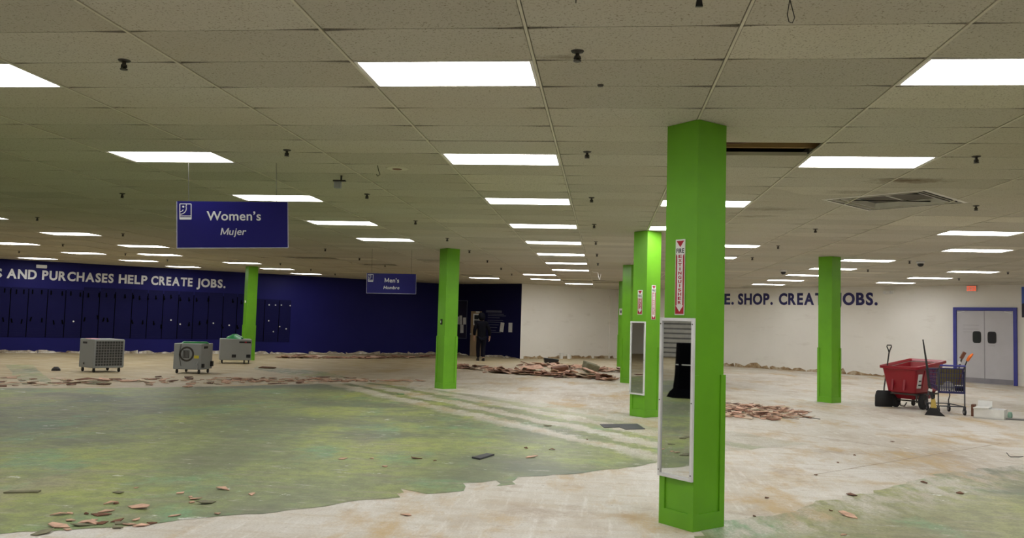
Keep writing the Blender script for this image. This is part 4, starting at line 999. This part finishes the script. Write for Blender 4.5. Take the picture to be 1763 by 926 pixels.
rm.tube([(-W, -.36, z1), (W, -.36, z1), (W*.88, .48, z1-.05), (-W*.88, .48, z1-.05), (-W, -.36, z1)], .012); rm.box((0, -.335, z0-.01), (2*W, .05, .04)); rm.box((W*.97, -.34, .66), (.035, .03, .44)); rm.box((-W*.97, -.34, .66), (.03, .03, .44))
rm.build('basket_rim', 'cart_blue', t)
MB().tube([(-W*.96, -.41, .99), (W*.96, -.41, .99)], .018).build('handle', 'door_blue', t)
for x, y in ((-W, -.33), (W, -.33), (-W*.85, .42), (W*.85, .42)):
    w = MB().lathe([(0, -.016), (.062, -.016), (.07, -.010), (.07, .010), (.062, .016), (0, .016)], 16, (0, 0, 0), 'x').build('wheel', 'rubber', t, smooth=True, loc=(x, y, .07))
    MB().lathe([(0, -.018), (.035, -.018), (.035, .018), (0, .018)], 12, (0, 0, 0), 'x').build('hub', 'chrome', w)
    MB().box((0, 0, .06), (.05, .02, .10)).build('caster_fork', 'cart_frame', w)
CM = Matrix.Translation(t.location) @ Matrix.Rotation(t.rotation_euler.z, 4, 'Z')
def in_cart(o, loc, rot, label, cat): o.matrix_world = CM @ Matrix.Translation(loc) @ Euler(rot).to_matrix().to_4x4(); tag(o, label, cat)
in_cart(MB().box((0, 0, 0), (.48, .05, .34)).build('folded_board', 'cardboard'), (0, -.22, .76), (.06, 0, .0), 'olive striped board standing in the shopping cart basket', 'board')
m = MB(); r = random.Random(2)
m.loft([[(.19*q*math.cos(a*PI/6)*(1+r.uniform(-.1, .1)), .13*q*math.sin(a*PI/6), z) for a in range(12)] for z, q in ((0, .8), (.08, 1), (.16, .9), (.2, .4))])
in_cart(m.build('plastic_bag', 'bag', smooth=True), (-.03, -.13, .50), (0, 0, 0), 'crumpled white plastic bag low in the shopping cart', 'bag')
o = MB().box((0, 0, 0), (.15, .05, .10)).build('tool_case', 'black'); in_cart(o, (.17, -.27, .53), (0, 0, 0), 'small dark case with white lid in the shopping cart corner', 'case'); MB().box((0, 0, .06), (.15, .05, .02)).build('case_lid', 'white', o)
t2 = thing('lopping_tool', 'long tool with an orange grip sticking out of the shopping cart', 'tool'); t2.matrix_world = CM @ Matrix.Translation((.16, -.24, .62))
MB().tube([(0, 0, 0), (.10, -.02, .30)], .016).build('shaft', 'wood', t2); MB().tube([(.10, -.02, .30), (.17, -.035, .50)], .012).build('upper_shaft', 'black', t2)
MB().tube([(.165, -.03, .47), (.21, -.04, .555), (.27, -.04, .62)], [.03, .034, .018]).build('grip', 'orange', t2)
t2 = thing('hammer_tool', 'dark wooden hammer handle sticking out of the shopping cart', 'tool'); t2.matrix_world = CM @ Matrix.Translation((.12, -.2, .62))
MB().tube([(0, 0, 0), (.08, .0, .34), (.13, .0, .52)], [.014, .014, .018]).build('handle', 'dark_metal', t2); MB().box((.15, 0, .58), (.06, .05, .15), (0, .5, 0)).build('head', 'wood', t2); MB().box((.09, 0, .43), (.05, .03, .05)).build('blade_wrap', 'white', t2)

# ------------------------------------------------------------------ white box group on the floor
t = thing('open_box', 'white open carton lying on the floor right of the shopping cart', 'box', (7.58, 17.62, 0), math.radians(-32))
w, d, h = .52, .42, .19
b = MB(); b.box((0, 0, .012), (w, d, .02))
for s in (-1, 1): b.box((s*(w/2-.008), 0, h/2), (.016, d, h)); b.box((0, s*(d/2-.008), h/2), (w-.032, .016, h))
b.build('carton', 'white', t)
MB().box((-.13, -.06, h+.012), (.27, .36, .02), (.0, -.05, 0)).build('flap', 'white', t); MB().box((-.12, .17, h+.07), (.25, .016, .13), (-.35, 0, 0)).build('flap', 'white', t); MB().box((.12, .02, h-.015), (.24, .34, .02)).build('liner', 'paper', t)
o = MB().box((0, 0, .115), (.06, .20, .23)).build('dark_book', 'wood', loc=(7.43, 18.02, 0), rot=(0, 0, -.55)); tag(o, 'dark red-brown block standing against the left end of the white carton', 'block')
o = MB().box((0, 0, .012), (.34, .20, .022)).build('dark_tray', 'machine_dark', loc=(7.98, 17.50, 0), rot=(0, 0, -.3)); tag(o, 'flat dark tray on the floor right of the white carton', 'tray')
o = MB().lathe([(0, 0), (.04, 0), (.045, .06), (.03, .11), (.0, .115)], 12).build('green_cup', 'poster_blue', loc=(7.96, 17.66, .023), smooth=True); o.data.materials[0] = worn('pale_green', (.30, .48, .38), .5); tag(o, 'pale green cup on the dark tray by the white carton', 'cup')

# ------------------------------------------------------------------ person in dark clothes by the tan door
def skin_mesh(name, nodes, edges, m, parent, root=0, levels=2):
    me = bpy.data.meshes.new(name); me.from_pydata([n[:3] for n in nodes], edges, []); o = obj(name, me, None, parent)
    md = o.modifiers.new('skin', 'SKIN'); sv = me.skin_vertices[0].data
    for k, n in enumerate(nodes):
        rr_ = n[3]; sv[k].radius = (rr_, n[4] if len(n) > 4 else rr_); sv[k].use_root = k == root
    s = o.modifiers.new('sub', 'SUBSURF'); s.levels = s.render_levels = levels
    dg = bpy.context.evaluated_depsgraph_get(); new = bpy.data.meshes.new_from_object(o.evaluated_get(dg))
    o.modifiers.clear(); o.data = new; new.materials.clear(); new.materials.append(M[m])
    for p_ in new.polygons: p_.use_smooth = True
    return o
px, py = -4.94, 34.15
t = thing('person', 'person in dark hooded jacket and trousers walking away toward the tan door', 'person', (px, py, 0), toward(px, py, .25))
t.scale = (1.07, 1.07, 1.07)
# +y is where the person is heading; joints in metres
HIP = .95
B = [(0, 0, HIP, .14, .11), (0, .02, 1.12, .13, .10), (0, .04, 1.32, .155, .11), (0, .05, 1.46, .09), (0, .07, 1.55, .055), (0, .09, 1.63, .08, .09), (0, .09, 1.74, .075, .09),
     (-.19, .05, 1.42, .06), (-.27, .02, 1.14, .045), (-.25, .13, .92, .034), (.19, .05, 1.42, .06), (.30, -.02, 1.15, .045), (.33, .05, .90, .034),
     (-.095, 0, .88, .09), (-.10, .08, .50, .062), (-.10, .05, .09, .042), (-.10, .17, .04, .036), (.095, 0, .88, .09), (.075, .0, .50, .062), (.07, -.10, .10, .042), (.08, .03, .04, .036)]
E_ = [(0, 1), (1, 2), (2, 3), (3, 4), (4, 5), (5, 6), (3, 7), (7, 8), (8, 9), (3, 10), (10, 11), (11, 12), (0, 13), (13, 14), (14, 15), (15, 16), (0, 17), (17, 18), (18, 19), (19, 20)]
for wi, s in ((9, -1), (12, 1)):
    w = Vector(B[wi][:3]); pi = len(B); B.append((w.x, w.y+.03, w.z-.07, .030, .018)); E_.append((wi, pi))
    for k, (dx, ln) in enumerate(((-.024, .075), (-.008, .085), (.009, .08), (.024, .062))):
        a = len(B); B.append((w.x+dx*.6, w.y+.03+dx, w.z-.10, .010)); B.append((w.x+dx*.6, w.y+.04+dx, w.z-.10-ln*.5, .009)); B.append((w.x+dx*.6-s*.018, w.y+.055+dx, w.z-.10-ln*.9, .007))
        E_ += [(pi, a), (a, a+1), (a+1, a+2)]
    a = len(B); B.append((w.x-s*.02, w.y+.065, w.z-.05, .011)); B.append((w.x-s*.03, w.y+.085, w.z-.10, .008)); E_ += [(wi, a), (a, a+1)]
body = skin_mesh('body', B, E_, 'skin', t)
hd = MB().lathe([(0, 0), (.012, .004), (.016, .02), (.008, .045), (0, .05)], 8, (0, .185, 1.64)).build('nose', 'skin', body, smooth=True)
for s in (-1, 1): MB().lathe([(0, -.012), (.012, 0), (0, .012)], 8, (s*.032, .17, 1.70)).build('eye', 'paper', body)
MB().box((0, .172, 1.605), (.05, .02, .012)).build('mouth', 'red_ink', body)
J = [(0, .0, .78, .19, .15), (0, .0, .90, .19, .15), (0, .01, 1.0, .18, .14), (0, .02, 1.15, .185, .14), (0, .04, 1.32, .20, .145), (0, .05, 1.45, .13, .12), (-.19, .05, 1.42, .085), (-.28, .02, 1.14, .07), (-.255, .12, .95, .055), (.19, .05, 1.42, .085), (.31, -.02, 1.15, .07), (.33, .04, .93, .055), (0, .06, 1.54, .10)]
skin_mesh('jacket', J, [(0, 1), (1, 2), (2, 3), (3, 4), (4, 5), (5, 6), (6, 7), (7, 8), (5, 9), (9, 10), (10, 11), (5, 12)], 'coat', t, 0)
m = MB(); rings = []
for k in range(9):
    ph = PI*k/8; zz, q = 1.66-.17*math.cos(ph), math.sin(ph)**.8
    rings.append([(.135*q*math.cos(a*PI/8), .05+.15*q*math.sin(a*PI/8)+(.02 if k > 4 else 0), zz+.02) for a in range(16)])
m.loft(rings[1:-1] if False else [[(x, min(y, .165), z) for x, y, z in rg] for rg in rings[1:-1]]); m.build('hood', 'coat', t, smooth=True)
Tn = [(0, .0, .92, .155, .125), (-.10, .0, .84, .11), (-.105, .08, .50, .088), (-.10, .05, .10, .068), (.10, .0, .84, .11), (.08, .0, .50, .088), (.075, -.09, .12, .068)]
skin_mesh('trousers', Tn, [(0, 1), (1, 2), (2, 3), (0, 4), (4, 5), (5, 6)], 'trousers', t, 0)
for x, y in ((-.10, .11), (.08, -.03)):
    MB().loft([[(x+.048*math.cos(a*PI/6), y+.14*math.sin(a*PI/6), .0) for a in range(12)], [(x+.05*math.cos(a*PI/6), y+.145*math.sin(a*PI/6), .035) for a in range(12)], [(x+.046*math.cos(a*PI/6), y-.03+.09*math.sin(a*PI/6), .085) for a in range(12)], [(x+.04*math.cos(a*PI/6), y-.05+.05*math.sin(a*PI/6), .12) for a in range(12)]]).build('shoe', 'shoe', t, smooth=True)

# ------------------------------------------------------------------ seen only in the mirrors: shutter at the west end and a covered stand
sh = struct(obj('door_3', None, None)); FWm = wall_frame(SW, (LW-SW).normalized()); sh.matrix_world = FWm @ Matrix.Translation((0, 0, .002))
Lw = (LW-SW).length
MB().box((Lw/2, 1.65, .004), (Lw-.4, 3.3, .006)).build('backing', 'machine_dark', sh)
for k in range(13): MB().box((Lw/2, .13+.25*k, .05), (Lw-.4, .17, .04), (.35, 0, 0)).build('shutter_slat', 'shutter', sh)
t = thing('covered_stand', 'tall black draped stand reflected in the front column mirror', 'stand', (-12.3, 7.05, 0), .4)
r = random.Random(12)
MB().loft([[(q*.26*math.cos(a*PI/10)*(1+.10*math.sin(a*1.9)), q*.26*math.sin(a*PI/10)*(1+.10*math.cos(a*2.3)), z) for a in range(20)] for z, q in ((0, 1.75), (.12, 1.5), (.2, 1.2), (.5, 1.08), (.9, 1.0), (1.22, .96), (1.25, .9))]).build('drape', 'flat_black', t, smooth=True)
MB().lathe([(.27, .0), (.275, .01), (.27, .02)], 24, (0, 0, .74)).build('strap', 'white', t)
